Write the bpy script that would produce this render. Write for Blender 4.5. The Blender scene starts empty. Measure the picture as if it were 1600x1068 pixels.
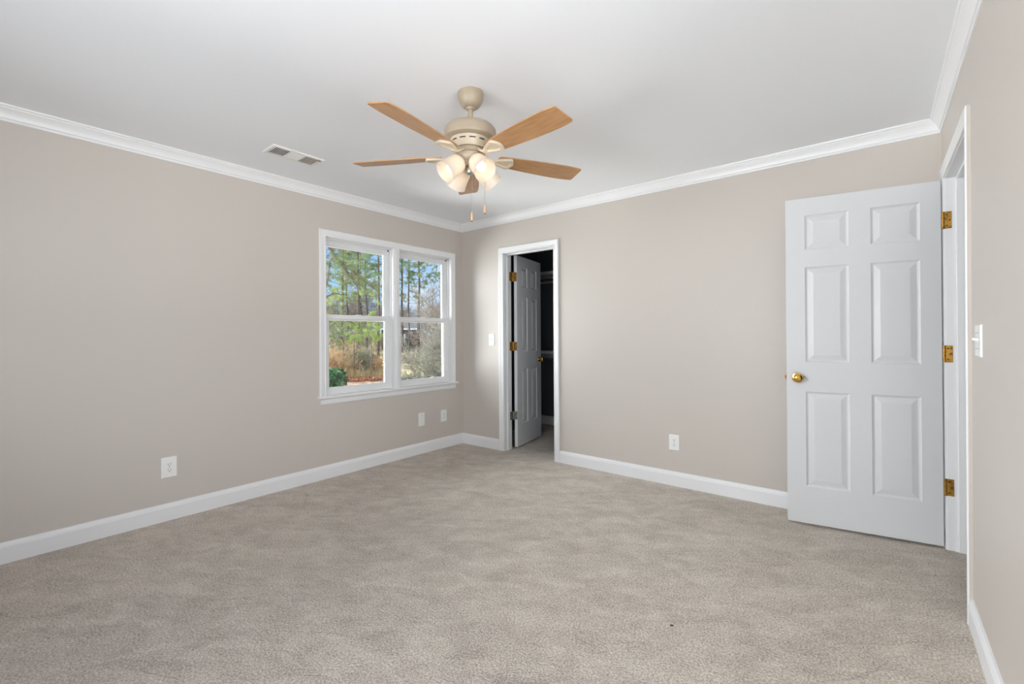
import bpy, math, random
from mathutils import Vector, Matrix, Euler
C = bpy.context.scene.collection
SC = bpy.context.scene
PI = math.pi
R = math.radians

# ------------------------------------------------------------------ camera
cam_d = bpy.data.cameras.new('camera')
cam = bpy.data.objects.new('camera', cam_d)
C.objects.link(cam)
SC.camera = cam
FPX, YAW, PITCH, ROLL = 709.8, -0.68826, 0.00392, -0.00562
_f = Vector((math.sin(YAW)*math.cos(PITCH), math.cos(YAW)*math.cos(PITCH), math.sin(PITCH)))
_r = Vector((math.cos(YAW), -math.sin(YAW), 0))
_u = _r.cross(_f)
_r2 = _r*math.cos(ROLL) + _u*math.sin(ROLL)
_u2 = -_r*math.sin(ROLL) + _u*math.cos(ROLL)
_m = Matrix((_r2, _u2, -_f)).transposed().to_4x4()
_m.translation = Vector((3.6053, -3.6497, 1.1973))
cam.matrix_world = _m
cam_d.sensor_width = 36.0
cam_d.lens = FPX/1600*36.0
cam_d.shift_x = 13.0/1600
cam_d.shift_y = -12.7/1600
cam_d.clip_start = 0.02
cam_d.clip_end = 400

# ------------------------------------------------------------------ sky, sun, added fill lamps, exposure
world = bpy.data.worlds.new('sky')
SC.world = world
world.use_nodes = True
wn, wl = world.node_tree.nodes, world.node_tree.links
wn.clear()
w_out = wn.new('ShaderNodeOutputWorld')
w_bg = wn.new('ShaderNodeBackground')
w_tc = wn.new('ShaderNodeTexCoord')
w_sep = wn.new('ShaderNodeSeparateXYZ')
w_cr = wn.new('ShaderNodeValToRGB')
w_cr.color_ramp.elements[0].position = 0.0
w_cr.color_ramp.elements[0].color = (0.50, 0.72, 1.0, 1)
w_cr.color_ramp.elements[1].position = 0.7
w_cr.color_ramp.elements[1].color = (0.16, 0.36, 0.80, 1)
e = w_cr.color_ramp.elements.new(0.22); e.color = (0.27, 0.52, 0.95, 1)
w_no = wn.new('ShaderNodeTexNoise'); w_no.inputs['Scale'].default_value = 5.0; w_no.inputs['Detail'].default_value = 6
w_map = wn.new('ShaderNodeMapping'); w_map.inputs['Scale'].default_value = (1, 1, 3)
w_nr = wn.new('ShaderNodeMapRange'); w_nr.inputs['From Min'].default_value = 0.45; w_nr.inputs['From Max'].default_value = 0.75
w_mix = wn.new('ShaderNodeMix'); w_mix.data_type = 'RGBA'
w_mix.inputs['B'].default_value = (0.95, 0.97, 1.0, 1)
wl.new(w_tc.outputs['Generated'], w_sep.inputs[0])
wl.new(w_sep.outputs['Z'], w_cr.inputs[0])
wl.new(w_tc.outputs['Generated'], w_map.inputs[0])
wl.new(w_map.outputs[0], w_no.inputs['Vector'])
wl.new(w_no.outputs[0], w_nr.inputs['Value'])
wl.new(w_nr.outputs[0], w_mix.inputs['Factor'])
wl.new(w_cr.outputs[0], w_mix.inputs['A'])
wl.new(w_mix.outputs['Result'], w_bg.inputs[0])
w_bg.inputs[1].default_value = 1.25
wl.new(w_bg.outputs[0], w_out.inputs[0])

def light(name, kind, loc, rot, energy, color=(1, 1, 1), **kw):
    d = bpy.data.lights.new(name, kind)
    d.energy = energy; d.color = color
    for k, v in kw.items(): setattr(d, k, v)
    o = bpy.data.objects.new(name, d); C.objects.link(o)
    o.location = loc; o.rotation_euler = rot
    return o
sun = light('sun', 'SUN', (10, 5, 12), (0, 0, 0), 1.2, (1.0, 0.95, 0.86), angle=R(0.6))
sun.rotation_euler = Vector((0.75, 0.38, 0.72)).to_track_quat('Z', 'Y').to_euler()
# area lamps added as fill, shining in through the added rear and side windows
light('rear_window_fill', 'AREA', (2.35, -6.9, 1.75), (R(90), 0, 0), 20, (0.97, 0.985, 1.0),
      shape='RECTANGLE', size=4.5, size_y=1.7)
light('side_window_fill', 'AREA', (6.6, -3.2, 1.75), (0, R(90), 0), 60, (0.97, 0.985, 1.0),
      shape='RECTANGLE', size=1.7, size_y=3.6)
# added lamps standing in for bounce, aimed up through those windows at the ceiling
light('ceiling_fill_rear', 'AREA', (2.35, -8.8, -0.6), (R(112), 0, 0), 170, (1.0, 0.985, 0.96),
      shape='RECTANGLE', size=6.0, size_y=1.6)
light('ceiling_fill_side', 'AREA', (8.4, -3.2, -0.6), (0, R(112), 0), 360, (1.0, 0.985, 0.96),
      shape='RECTANGLE', size=1.6, size_y=5.0)
fill_e = light('southeast_fill_sun', 'SUN', (10, -10, 6), (0, 0, 0), 4.0, (0.985, 0.99, 1.0), angle=R(64))  # added wide sun lamp, fills the far corner through the unseen windows
fill_e.rotation_euler = Vector((0.72, -0.69, 0.05)).to_track_quat('Z', 'Y').to_euler()
light('ceiling_fill_west', 'AREA', (-4.2, -2.2, -0.5), (0, R(-150), 0), 650, (1.0, 0.985, 0.95),
      shape='RECTANGLE', size=3.0, size_y=5.0)  # added area lamp standing in for lawn bounce, brightens the ceiling
# added broad sun lamp boosting the western sky's light through the twin window
boost_w = light('west_sky_boost', 'SUN', (-10, -4, 6), (0, 0, 0), 25.0, (0.96, 0.98, 1.0), angle=R(110))
boost_w.rotation_euler = Vector((-0.80, -0.55, 0.06)).to_track_quat('Z', 'Y').to_euler()
# sampling portal in the twin window (lets the real sky light in, emits nothing itself)
pt = light('sky_portal', 'AREA', (-0.14, -0.905, 1.37), (0, R(-90), 0), 1, shape='RECTANGLE', size=1.34, size_y=1.46)
pt.data.cycles.is_portal = True

SC.view_settings.view_transform = 'Standard'
SC.view_settings.look = 'None'
SC.view_settings.gamma = 1
SC.view_settings.use_curve_mapping = False
SC.view_settings.exposure = -0.13
try:
    SC.cycles.max_bounces = 14; SC.cycles.diffuse_bounces = 7; SC.cycles.transmission_bounces = 8
    SC.cycles.transparent_max_bounces = 16
    SC.cycles.sample_clamp_indirect = 6.0
    SC.cycles.use_denoising = True
    SC.cycles.caustics_reflective = False; SC.cycles.caustics_refractive = False
except Exception:
    pass

# ------------------------------------------------------------------ materials
def mat(name, col=(0.8, 0.8, 0.8), rough=0.5, metal=0.0, spec=0.5, bump=None, var=None, coat=0.0):
    """bump=(scale, strength, distance[, (sx,sy,sz)]), var=(scale, other colour, lo, hi[, (sx,sy,sz)])"""
    m = bpy.data.materials.new(name); m.use_nodes = True
    n, l = m.node_tree.nodes, m.node_tree.links
    b = n['Principled BSDF']
    b.inputs['Base Color'].default_value = (*col, 1)
    b.inputs['Roughness'].default_value = rough
    b.inputs['Metallic'].default_value = metal
    b.inputs['Specular IOR Level'].default_value = spec
    b.inputs['Coat Weight'].default_value = coat
    tc = n.new('ShaderNodeTexCoord')
    def mapped(s):
        mp = n.new('ShaderNodeMapping'); mp.inputs['Scale'].default_value = s
        l.new(tc.outputs['Object'], mp.inputs[0]); return mp.outputs[0]
    if bump:
        no = n.new('ShaderNodeTexNoise'); no.inputs['Scale'].default_value = bump[0]; no.inputs['Detail'].default_value = 4
        l.new(mapped(bump[3] if len(bump) > 3 else (1, 1, 1)), no.inputs['Vector'])
        bp = n.new('ShaderNodeBump'); bp.inputs['Strength'].default_value = bump[1]; bp.inputs['Distance'].default_value = bump[2]
        l.new(no.outputs[0], bp.inputs['Height']); l.new(bp.outputs[0], b.inputs['Normal'])
    if var:
        no = n.new('ShaderNodeTexNoise'); no.inputs['Scale'].default_value = var[0]; no.inputs['Detail'].default_value = 5
        l.new(mapped(var[4] if len(var) > 4 else (1, 1, 1)), no.inputs['Vector'])
        mr = n.new('ShaderNodeMapRange'); mr.inputs['From Min'].default_value = var[2]; mr.inputs['From Max'].default_value = var[3]
        mx = n.new('ShaderNodeMix'); mx.data_type = 'RGBA'
        mx.inputs['A'].default_value = (*col, 1); mx.inputs['B'].default_value = (*var[1], 1)
        l.new(no.outputs[0], mr.inputs['Value']); l.new(mr.outputs[0], mx.inputs['Factor'])
        l.new(mx.outputs['Result'], b.inputs['Base Color'])
    return m

WALL = mat('greige_wall_paint', (0.568, 0.524, 0.477), 0.42, spec=0.35, bump=(260, 0.12, 0.0006))
CEIL = mat('white_ceiling_paint', (0.835, 0.855, 0.88), 0.8, spec=0.2, bump=(180, 0.1, 0.0006))
TRIM = mat('white_semigloss_trim', (0.79, 0.795, 0.80), 0.34, bump=(30, 0.04, 0.001))
DOORM = mat('white_embossed_door_paint', (0.70, 0.71, 0.72), 0.38, bump=(55, 0.16, 0.0012, (1, 1, 0.09)))
VINYL = mat('white_vinyl', (0.78, 0.785, 0.785), 0.36)
PLATE = mat('white_plastic', (0.84, 0.84, 0.82), 0.3)
SLOT = mat('dark_slot', (0.03, 0.03, 0.03), 0.6)
SCREW = mat('screw_metal', (0.45, 0.44, 0.42), 0.35, metal=0.9)
BRASS = mat('polished_brass', (0.80, 0.50, 0.13), 0.14, metal=1.0)
OLDBRASS = mat('aged_brass', (0.50, 0.27, 0.05), 0.38, metal=0.75, var=(60, (0.22, 0.11, 0.02), 0.45, 0.65))
NICKEL = mat('dull_nickel', (0.42, 0.41, 0.36), 0.35, metal=0.8, var=(90, (0.15, 0.15, 0.13), 0.45, 0.65))
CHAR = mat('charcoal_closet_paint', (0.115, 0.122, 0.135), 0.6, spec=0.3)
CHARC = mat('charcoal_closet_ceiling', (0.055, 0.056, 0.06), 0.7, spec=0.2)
ALMOND = mat('almond_metal', (0.40, 0.33, 0.24), 0.34, spec=0.5)
ALMONDL = mat('light_almond_metal', (0.62, 0.53, 0.40), 0.34, spec=0.5)
WOOD = mat('maple_blade_wood', (0.37, 0.185, 0.075), 0.38, var=(9, (0.48, 0.27, 0.12), 0.35, 0.7, (1, 9, 9)), coat=0.15)
FOBW = mat('pale_wood_fob', (0.55, 0.36, 0.2), 0.45)
CHAINM = mat('ball_chain_metal', (0.45, 0.42, 0.38), 0.35, metal=0.8)
VENTM = mat('off_white_vent_enamel', (0.80, 0.79, 0.77), 0.4)
VENTD = mat('vent_interior', (0.012, 0.012, 0.012), 0.9, spec=0.0)
VENTS = mat('taupe_vent_fins', (0.42, 0.38, 0.34), 0.5)
WIRE = mat('white_shelf_board', (0.55, 0.56, 0.57), 0.5)
RODM = mat('dark_closet_rod', (0.12, 0.12, 0.13), 0.35, metal=0.5)
LINT = mat('dark_lint', (0.03, 0.028, 0.025), 0.9)

def carpet_mat():
    m = bpy.data.materials.new('beige_plush_carpet'); m.use_nodes = True
    n, l = m.node_tree.nodes, m.node_tree.links
    b = n['Principled BSDF']; b.inputs['Roughness'].default_value = 0.95
    b.inputs['Specular IOR Level'].default_value = 0.1
    b.inputs['Sheen Weight'].default_value = 0.15; b.inputs['Sheen Roughness'].default_value = 0.6
    tc = n.new('ShaderNodeTexCoord')
    def mp(s, rz=0):
        r0 = n.new('ShaderNodeMapping'); r0.inputs['Rotation'].default_value = (0, 0, rz); l.new(tc.outputs['Object'], r0.inputs[0])
        q = n.new('ShaderNodeMapping'); q.inputs['Scale'].default_value = s
        l.new(r0.outputs[0], q.inputs[0]); return q.outputs[0]
    def noise(sc, vec, det=4, rough=0.55, dist=0.0):
        q = n.new('ShaderNodeTexNoise'); q.inputs['Scale'].default_value = sc; q.inputs['Detail'].default_value = det
        q.inputs['Roughness'].default_value = rough; q.inputs['Distortion'].default_value = dist
        l.new(vec, q.inputs['Vector']); return q.outputs[0]
    def rng(v, a, b_, c=0.0, d=1.0):
        q = n.new('ShaderNodeMapRange'); q.inputs['From Min'].default_value = a; q.inputs['From Max'].default_value = b_
        q.inputs['To Min'].default_value = c; q.inputs['To Max'].default_value = d
        l.new(v, q.inputs['Value']); return q.outputs[0]
    def math2(op, a, b_):
        q = n.new('ShaderNodeMath'); q.operation = op
        for i, v in enumerate((a, b_)):
            if isinstance(v, (int, float)): q.inputs[i].default_value = v
            else: l.new(v, q.inputs[i])
        return q.outputs[0]
    v1 = mp((1, 1, 1))
    vor = n.new('ShaderNodeTexVoronoi'); vor.inputs['Scale'].default_value = 150; l.new(v1, vor.inputs['Vector'])
    tuft = rng(vor.outputs['Distance'], 0.0, 0.75, 1.0, 0.0)
    grain = noise(120, v1, 4, 0.8)
    patch = noise(4.6, mp((0.8, 1.7, 1), R(-35)), 7, 0.68, 0.6)
    patch2 = noise(11, mp((1, 1, 1)), 5, 0.6, 0.4)
    # brushed pile tracks: thin creases where a warped noise crosses its middle
    cr1 = noise(1.7, mp((0.8, 3.6, 1), R(-39)), 4, 0.5, 0.25)
    c1 = math2('ABSOLUTE', math2('SUBTRACT', cr1, 0.5), 0.0)
    crease = rng(c1, 0.0, 0.010, 0.0, 1.0)
    cr2 = noise(3.4, mp((0.7, 3.0, 1), R(-30)), 4, 0.5, 0.3)
    crease2 = rng(math2('ABSOLUTE', math2('SUBTRACT', cr2, 0.52), 0.0), 0.0, 0.012, 0.0, 1.0)
    # break the creases up
    brk = rng(noise(1.7, v1, 2), 0.44, 0.56, 0.0, 1.0)
    brk2 = rng(noise(2.9, v1, 2), 0.44, 0.56, 1.0, 0.0)
    crease = math2('MAXIMUM', crease, brk)
    crease2 = math2('MAXIMUM', crease2, brk2)
    ramp = n.new('ShaderNodeValToRGB')
    ramp.color_ramp.elements[0].position = 0.0; ramp.color_ramp.elements[0].color = (0.22, 0.180, 0.142, 1)
    ramp.color_ramp.elements[1].position = 1.0; ramp.color_ramp.elements[1].color = (0.84, 0.755, 0.655, 1)
    mixv = math2('ADD', math2('MULTIPLY', rng(grain, 0.40, 0.60), 0.58), math2('MULTIPLY', tuft, 0.18))
    mixv = math2('ADD', mixv, math2('MULTIPLY', rng(patch, 0.38, 0.62), 0.20))
    mixv = math2('ADD', mixv, math2('MULTIPLY', rng(patch2, 0.35, 0.65), 0.12))
    l.new(mixv, ramp.inputs[0]); l.new(ramp.outputs[0], b.inputs['Base Color'])
    hgt = math2('ADD', math2('MULTIPLY', tuft, 0.35), math2('MULTIPLY', grain, 0.5))
    hgt = math2('ADD', hgt, math2('MULTIPLY', crease, 0.55))
    hgt = math2('ADD', hgt, math2('MULTIPLY', crease2, 0.4))
    hgt = math2('ADD', hgt, math2('MULTIPLY', patch2, 1.6))
    bp = n.new('ShaderNodeBump'); bp.inputs['Strength'].default_value = 1.0; bp.inputs['Distance'].default_value = 0.007
    l.new(hgt, bp.inputs['Height']); l.new(bp.outputs[0], b.inputs['Normal'])
    return m
CARPET = carpet_mat()

def glass_mat():
    m = bpy.data.materials.new('window_glass'); m.use_nodes = True
    n, l = m.node_tree.nodes, m.node_tree.links
    n.clear()
    o = n.new('ShaderNodeOutputMaterial'); t = n.new('ShaderNodeBsdfTransparent'); g = n.new('ShaderNodeBsdfGlossy')
    t.inputs[0].default_value = (0.95, 0.97, 0.965, 1); g.inputs['Roughness'].default_value = 0.02
    fr = n.new('ShaderNodeFresnel'); fr.inputs[0].default_value = 1.3
    mx = n.new('ShaderNodeMixShader')
    l.new(fr.outputs[0], mx.inputs[0]); l.new(t.outputs[0], mx.inputs[1]); l.new(g.outputs[0], mx.inputs[2])
    l.new(mx.outputs[0], o.inputs[0])
    return m
GLASS = glass_mat()

def frosted():
    m = bpy.data.materials.new('frosted_white_glass'); m.use_nodes = True
    n, l = m.node_tree.nodes, m.node_tree.links
    b = n['Principled BSDF']
    b.inputs['Base Color'].default_value = (0.74, 0.70, 0.64, 1); b.inputs['Roughness'].default_value = 0.3
    t = n.new('ShaderNodeBsdfTranslucent'); t.inputs[0].default_value = (0.97, 0.90, 0.80, 1)
    mx = n.new('ShaderNodeMixShader'); mx.inputs[0].default_value = 0.42
    l.new(b.outputs[0], mx.inputs[1]); l.new(t.outputs[0], mx.inputs[2])
    l.new(mx.outputs[0], n['Material Output'].inputs[0])
    return m
FROST = frosted()

def glow(name, col, s):
    m = bpy.data.materials.new(name); m.use_nodes = True
    n, l = m.node_tree.nodes, m.node_tree.links
    b = n['Principled BSDF']
    b.inputs['Emission Color'].default_value = (*col, 1); b.inputs['Emission Strength'].default_value = s
    return m
BULB = glow('lit_bulb', (1.0, 0.84, 0.64), 3.4)

# ------------------------------------------------------------------ mesh builder
class MB:
    def __init__(s): s.v = []; s.f = []; s.mi = []; s.cur = 0
    def add(s, vs, fs):
        o = len(s.v); s.v += [tuple(v) for v in vs]
        for f in fs: s.f.append(tuple(o+i for i in f)); s.mi.append(s.cur)
        return s
    def box(s, a, b):
        (x0, y0, z0), (x1, y1, z1) = [tuple(map(min, zip(a, b))), tuple(map(max, zip(a, b)))]
        return s.add([(x0,y0,z0),(x1,y0,z0),(x1,y1,z0),(x0,y1,z0),(x0,y0,z1),(x1,y0,z1),(x1,y1,z1),(x0,y1,z1)],
              [(0,3,2,1),(4,5,6,7),(0,1,5,4),(1,2,6,5),(2,3,7,6),(3,0,4,7)])
    def cbox(s, a, b, c=0.002, M=None):
        """box with chamfered edges"""
        lo = [min(p, q) for p, q in zip(a, b)]; hi = [max(p, q) for p, q in zip(a, b)]
        c = min(c, *[(h-l)*0.45 for l, h in zip(lo, hi)])
        vs = []; idx = {}
        for sx in (0, 1):
            for sy in (0, 1):
                for sz in (0, 1):
                    p = [(hi if q else lo)[i] for i, q in enumerate((sx, sy, sz))]
                    for ax in range(3):
                        q = list(p)
                        for k in range(3):
                            if k != ax: q[k] += (-c if (sx, sy, sz)[k] else c)
                        idx[(sx, sy, sz, ax)] = len(vs); vs.append(Vector(q))
        fs = []
        for ax in range(3):
            o = [k for k in range(3) if k != ax]
            for side in (0, 1):
                l = []
                for (p, q) in ((0,0),(1,0),(1,1),(0,1)):
                    key = [0, 0, 0]; key[ax] = side; key[o[0]] = p; key[o[1]] = q; l.append(idx[(*key, ax)])
                if (side == 1) == (ax == 1): l.reverse()
                fs.append(l)
        for ax in range(3):
            o = [k for k in range(3) if k != ax]
            for p in (0, 1):
                for q in (0, 1):
                    k0 = [0, 0, 0]; k0[ax] = 0; k0[o[0]] = p; k0[o[1]] = q
                    k1 = list(k0); k1[ax] = 1
                    fs.append([idx[(*k0, o[0])], idx[(*k0, o[1])], idx[(*k1, o[1])], idx[(*k1, o[0])]])
        for sx in (0, 1):
            for sy in (0, 1):
                for sz in (0, 1): fs.append([idx[(sx, sy, sz, k)] for k in range(3)])
        if M: vs = [M @ v for v in vs]
        return s.add(vs, fs)
    def lathe(s, prof, M=None, n=32, cap=True):
        """profile of (radius, height) turned about local z"""
        vs = []; fs = []
        for r, h in prof:
            for i in range(n):
                a = 2*PI*i/n; vs.append(Vector((r*math.cos(a), r*math.sin(a), h)))
        for j in range(len(prof)-1):
            for i in range(n):
                k = (i+1) % n; fs.append((j*n+i, j*n+k, (j+1)*n+k, (j+1)*n+i))
        if cap:
            fs.append(tuple(reversed(range(n)))); fs.append(tuple((len(prof)-1)*n+i for i in range(n)))
        if M: vs = [M @ v for v in vs]
        return s.add(vs, fs)
    def tube(s, pts, rad, n=6, cap=True):
        pts = [Vector(p) for p in pts]
        if not hasattr(rad, '__len__'): rad = [rad]*len(pts)
        vs = []; fs = []
        up = Vector((0.13, 0.21, 0.97)).normalized()
        for i, p in enumerate(pts):
            d = (pts[min(i+1, len(pts)-1)] - pts[max(i-1, 0)])
            if d.length < 1e-9: d = Vector((0, 0, 1))
            d.normalize()
            a = d.cross(up)
            if a.length < 0.05: a = d.cross(Vector((1, 0, 0)))
            a.normalize(); b = d.cross(a)
            for k in range(n):
                t = 2*PI*k/n; vs.append(p + (a*math.cos(t) + b*math.sin(t))*rad[i])
        for j in range(len(pts)-1):
            for k in range(n):
                q = (k+1) % n; fs.append((j*n+k, j*n+q, (j+1)*n+q, (j+1)*n+k))
        if cap: fs.append(tuple(reversed(range(n)))); fs.append(tuple((len(pts)-1)*n+k for k in range(n)))
        return s.add(vs, fs)
    def sweep(s, path, prof, O, A, B, N, closed=False):
        """profile (u to the left of the path in plane A,B ; v along N) mitred along a 2-D path"""
        O, A, B, N = map(Vector, (O, A, B, N))
        P = [Vector(p) for p in path]; n = len(P); vs = []
        for i in range(n):
            e = []
            if closed or i > 0: e.append((P[i]-P[i-1]).normalized())
            if closed or i < n-1: e.append((P[(i+1) % n]-P[i]).normalized())
            nn = [Vector((-q.y, q.x)) for q in e]
            m = nn[0] if len(nn) == 1 else (nn[0]+nn[1])/(1+nn[0].dot(nn[1]))
            for u, v in prof:
                q = P[i]+m*u; vs.append(O+A*q.x+B*q.y+N*v)
        k = len(prof); fs = []
        for i in range(n if closed else n-1):
            j = (i+1) % n
            for t in range(k):
                w = (t+1) % k; fs.append((i*k+t, j*k+t, j*k+w, i*k+w))
        if not closed:
            fs.append(tuple(range(k))); fs.append(tuple(reversed([(n-1)*k+t for t in range(k)])))
        return s.add(vs, fs)
    def build(s, name, mats, parent=None, smooth=None, fix=True):
        me = bpy.data.meshes.new(name)
        me.from_pydata(s.v, [], s.f)
        if not isinstance(mats, (list, tuple)): mats = [mats]
        for m in mats: me.materials.append(m)
        if len(mats) > 1: me.polygons.foreach_set('material_index', s.mi)
        if fix:
            import bmesh
            bm = bmesh.new(); bm.from_mesh(me); bmesh.ops.recalc_face_normals(bm, faces=bm.faces); bm.to_mesh(me); bm.free()
        if smooth is not None:
            me.shade_smooth(); me.set_sharp_from_angle(angle=R(smooth))
        me.update()
        o = bpy.data.objects.new(name, me); C.objects.link(o)
        if parent: o.parent = parent
        return o

def tag(o, label=None, cat=None, group=None, kind=None):
    if label: o['label'] = label
    if cat: o['category'] = cat
    if group: o['group'] = group
    if kind: o['kind'] = kind
    return o
def empty(name, loc=(0, 0, 0), rz=0):
    o = bpy.data.objects.new(name, None); C.objects.link(o)
    o.location = loc; o.rotation_euler = (0, 0, rz); o.empty_display_size = 0.1
    return o
def copy_tree(o, parent=None):
    c = o.copy(); C.objects.link(c); c.parent = parent
    for ch in list(o.children): copy_tree(ch, c)
    return c

# ------------------------------------------------------------------ room shell
W, H, S = 3.9008, 2.44, -4.30       # right wall, ceiling height, front wall
def struct(o, label=None): o['kind'] = 'structure'; return o

def slab_x(mb, x0, x1, y0, y1, z0, z1, holes):
    """wall slab normal to x; holes = [(ya,yb,za,zb)] sorted by y"""
    y = y0
    for ya, yb, za, zb in holes:
        mb.box((x0, y, z0), (x1, ya, z1))
        if za > z0: mb.box((x0, ya, z0), (x1, yb, za))
        mb.box((x0, ya, zb), (x1, yb, z1)); y = yb
    mb.box((x0, y, z0), (x1, y1, z1))
def slab_y(mb, y0, y1, x0, x1, z0, z1, holes):
    x = x0
    for xa, xb, za, zb in holes:
        mb.box((x, y0, z0), (xa, y1, z1))
        if za > z0: mb.box((xa, y0, z0), (xb, y1, za))
        mb.box((xa, y0, zb), (xb, y1, z1)); x = xb
    mb.box((x, y0, z0), (x1, y1, z1))

WY0, WY1, WZ0, WZ1 = -1.640, -0.172, 0.690, 2.048     # twin window opening
m = MB(); slab_x(m, -0.15, 0, S-0.15, 0.0, -0.1, H, [(WY0, WY1, WZ0, WZ1)])
struct(m.build('wall_left', WALL))
CX0, CX1, CZ = 0.607, 1.224, 2.050                     # closet opening
m = MB(); slab_y(m, 0, 0.12, -0.15, W, -0.1, H, [(CX0, CX1, -0.1, CZ)])
struct(m.build('wall_back', WALL))
DY0, DY1, DZ = -0.940, -0.150, 2.056                   # hall door opening
m = MB(); slab_x(m, W, W+0.12, S-0.15, 0.0, -0.1, H, [(-4.12, -2.30, 0.75, 2.1), (DY0, DY1, -0.1, DZ)])
struct(m.build('wall_right', WALL))
m = MB(); slab_y(m, S-0.15, S, 0, W, -0.1, H, [(1.15, 3.55, 0.75, 2.1)])
struct(m.build('wall_front', WALL))
m = MB(); m.box((-0.15, S-0.15, -0.1), (5.35, 1.62, 0))
struct(m.build('floor', CARPET))
m = MB(); m.box((-0.15, S-0.15, H), (5.35, 1.62, H+0.12))
struct(m.build('ceiling', CEIL))
# closet interior
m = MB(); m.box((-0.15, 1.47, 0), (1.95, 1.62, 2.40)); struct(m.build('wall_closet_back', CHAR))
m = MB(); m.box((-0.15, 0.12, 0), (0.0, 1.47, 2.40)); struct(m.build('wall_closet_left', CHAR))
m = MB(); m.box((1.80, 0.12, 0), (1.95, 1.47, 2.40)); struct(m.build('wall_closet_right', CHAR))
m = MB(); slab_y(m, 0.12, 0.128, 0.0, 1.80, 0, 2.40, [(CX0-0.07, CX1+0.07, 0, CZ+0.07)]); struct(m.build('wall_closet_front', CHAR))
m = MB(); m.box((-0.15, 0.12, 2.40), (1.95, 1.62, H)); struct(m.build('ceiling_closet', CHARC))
# hall beyond the open door
m = MB(); m.box((W+0.12, -2.20, 0), (5.35, -2.05, H)); struct(m.build('wall_hall_near', WALL))
m = MB(); m.box((W+0.12, 0.50, 0), (5.35, 0.62, H)); struct(m.build('wall_hall_far', WALL))
m = MB(); m.box((W, 0.0, 0), (W+0.12, 0.62, H)); struct(m.build('wall_hall_side', WALL))
m = MB(); m.box((5.20, -2.05, 0), (5.35, 0.50, H)); struct(m.build('wall_hall_end', WALL))

# crown moulding (runs round the room)
CROWN = [(0, -0.080), (0.006, -0.080), (0.007, -0.066), (0.013, -0.064), (0.015, -0.055), (0.019, -0.045), (0.026, -0.033),
         (0.034, -0.024), (0.041, -0.018), (0.042, -0.012), (0.050, -0.009), (0.052, 0.0), (0, 0)]
# path runs counter-clockwise so that the inside of the room is to its left
m = MB(); m.sweep([(0, S), (W, S), (W, 0), (0, 0)], CROWN, (0, 0, H), (1, 0, 0), (0, 1, 0), (0, 0, 1), closed=True)
struct(m.build('trim_1', TRIM, smooth=25))

BASE = [(0, 0), (0.0145, 0), (0.0145, 0.084), (0.0125, 0.087), (0.0120, 0.095), (0.0085, 0.102), (0.006, 0.1055), (0.005, 0.112), (0, 0.112)]
def base(name, path):
    mb = MB(); mb.sweep(path, BASE, (0, 0, 0), (1, 0, 0), (0, 1, 0), (0, 0, 1)); return struct(mb.build(name, TRIM, smooth=25))
base('baseboard_back', [(W, 0), (1.2855, 0)])
base('baseboard_left', [(0.544, 0), (0, 0), (0, S), (W, S), (W, -1.003)])
base('baseboard_closet', [(1.8, 1.47), (0, 1.47)])

# casings
CASE = [(0, 0), (0, 0.009), (0.003, 0.0115), (0.010, 0.0115), (0.013, 0.0095), (0.034, 0.0125), (0.044, 0.0165), (0.050, 0.0175), (0.056, 0.0165), (0.060, 0.012), (0.060, 0)]
def flip(p): return [(-u, v) for u, v in p]

# ---- closet doorway: casing, jamb with stops
t2 = empty('trim_2', (CX0, 0, 0)); struct(t2)
m = MB(); m.sweep([(CX0-0.002, 0), (CX0-0.002, CZ+0.002), (CX1+0.002, CZ+0.002), (CX1+0.002, 0)], CASE, (-CX0, 0, 0), (1, 0, 0), (0, 0, 1), (0, -1, 0))
m.build('casing', TRIM, t2, smooth=25)
JT = 0.012
m = MB()
m.box((CX0-CX0, 0.0, 0), (0.0+JT*0+0.003, 0.12, CZ))
m.box((CX1-CX0-0.003, 0.0, 0), (CX1-CX0, 0.12, CZ)); m.box((0, 0, CZ-0.003), (CX1-CX0, 0.12, CZ))
m.build('jamb', TRIM, t2)
m = MB()
m.cbox((0.003, 0.042, 0), (0.014, 0.080, CZ-0.003), 0.003); m.cbox((CX1-CX0-0.014, 0.042, 0), (CX1-CX0-0.003, 0.080, CZ-0.003), 0.003)
m.cbox((0.003, 0.042, CZ-0.016), (CX1-CX0-0.003, 0.080, CZ-0.003), 0.003)
m.build('door_stop', TRIM, t2)

# ---- hall doorway
t3 = empty('trim_3', (W, DY1, 0)); struct(t3)
LEAN = 0.045
m = MB()
m.sweep([(0.0, 0), (0.0, DZ+0.002), (0.79+LEAN, DZ+0.002), (0.79, 0)], CASE, (0, 0, 0), (0, -1, 0), (0, 0, 1), (-1, 0, 0))
k_ = len(CASE)
for i in range(3): m.mi[i*k_+k_-2] = 1      # outer edge carries the wall paint
m.build('casing', [TRIM, WALL], t3, smooth=25)
L = DY1-DY0
m = MB()
m.box((0, -0.003, 0), (0.12, 0, DZ)); m.box((0, -L, 0), (0.12, -L+0.003, DZ)); m.box((0, -L, DZ-0.003), (0.12, 0, DZ))
m.build('jamb', TRIM, t3)
m = MB()
m.cbox((0.042, -0.014, 0), (0.120, -0.003, DZ-0.003), 0.002); m.cbox((0.042, -L+0.003, 0), (0.120, -L+0.014, DZ-0.003), 0.002)
m.cbox((0.042, -L+0.003, DZ-0.016), (0.120, -0.003, DZ-0.003), 0.002)
m.build('door_stop', TRIM, t3)

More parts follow.
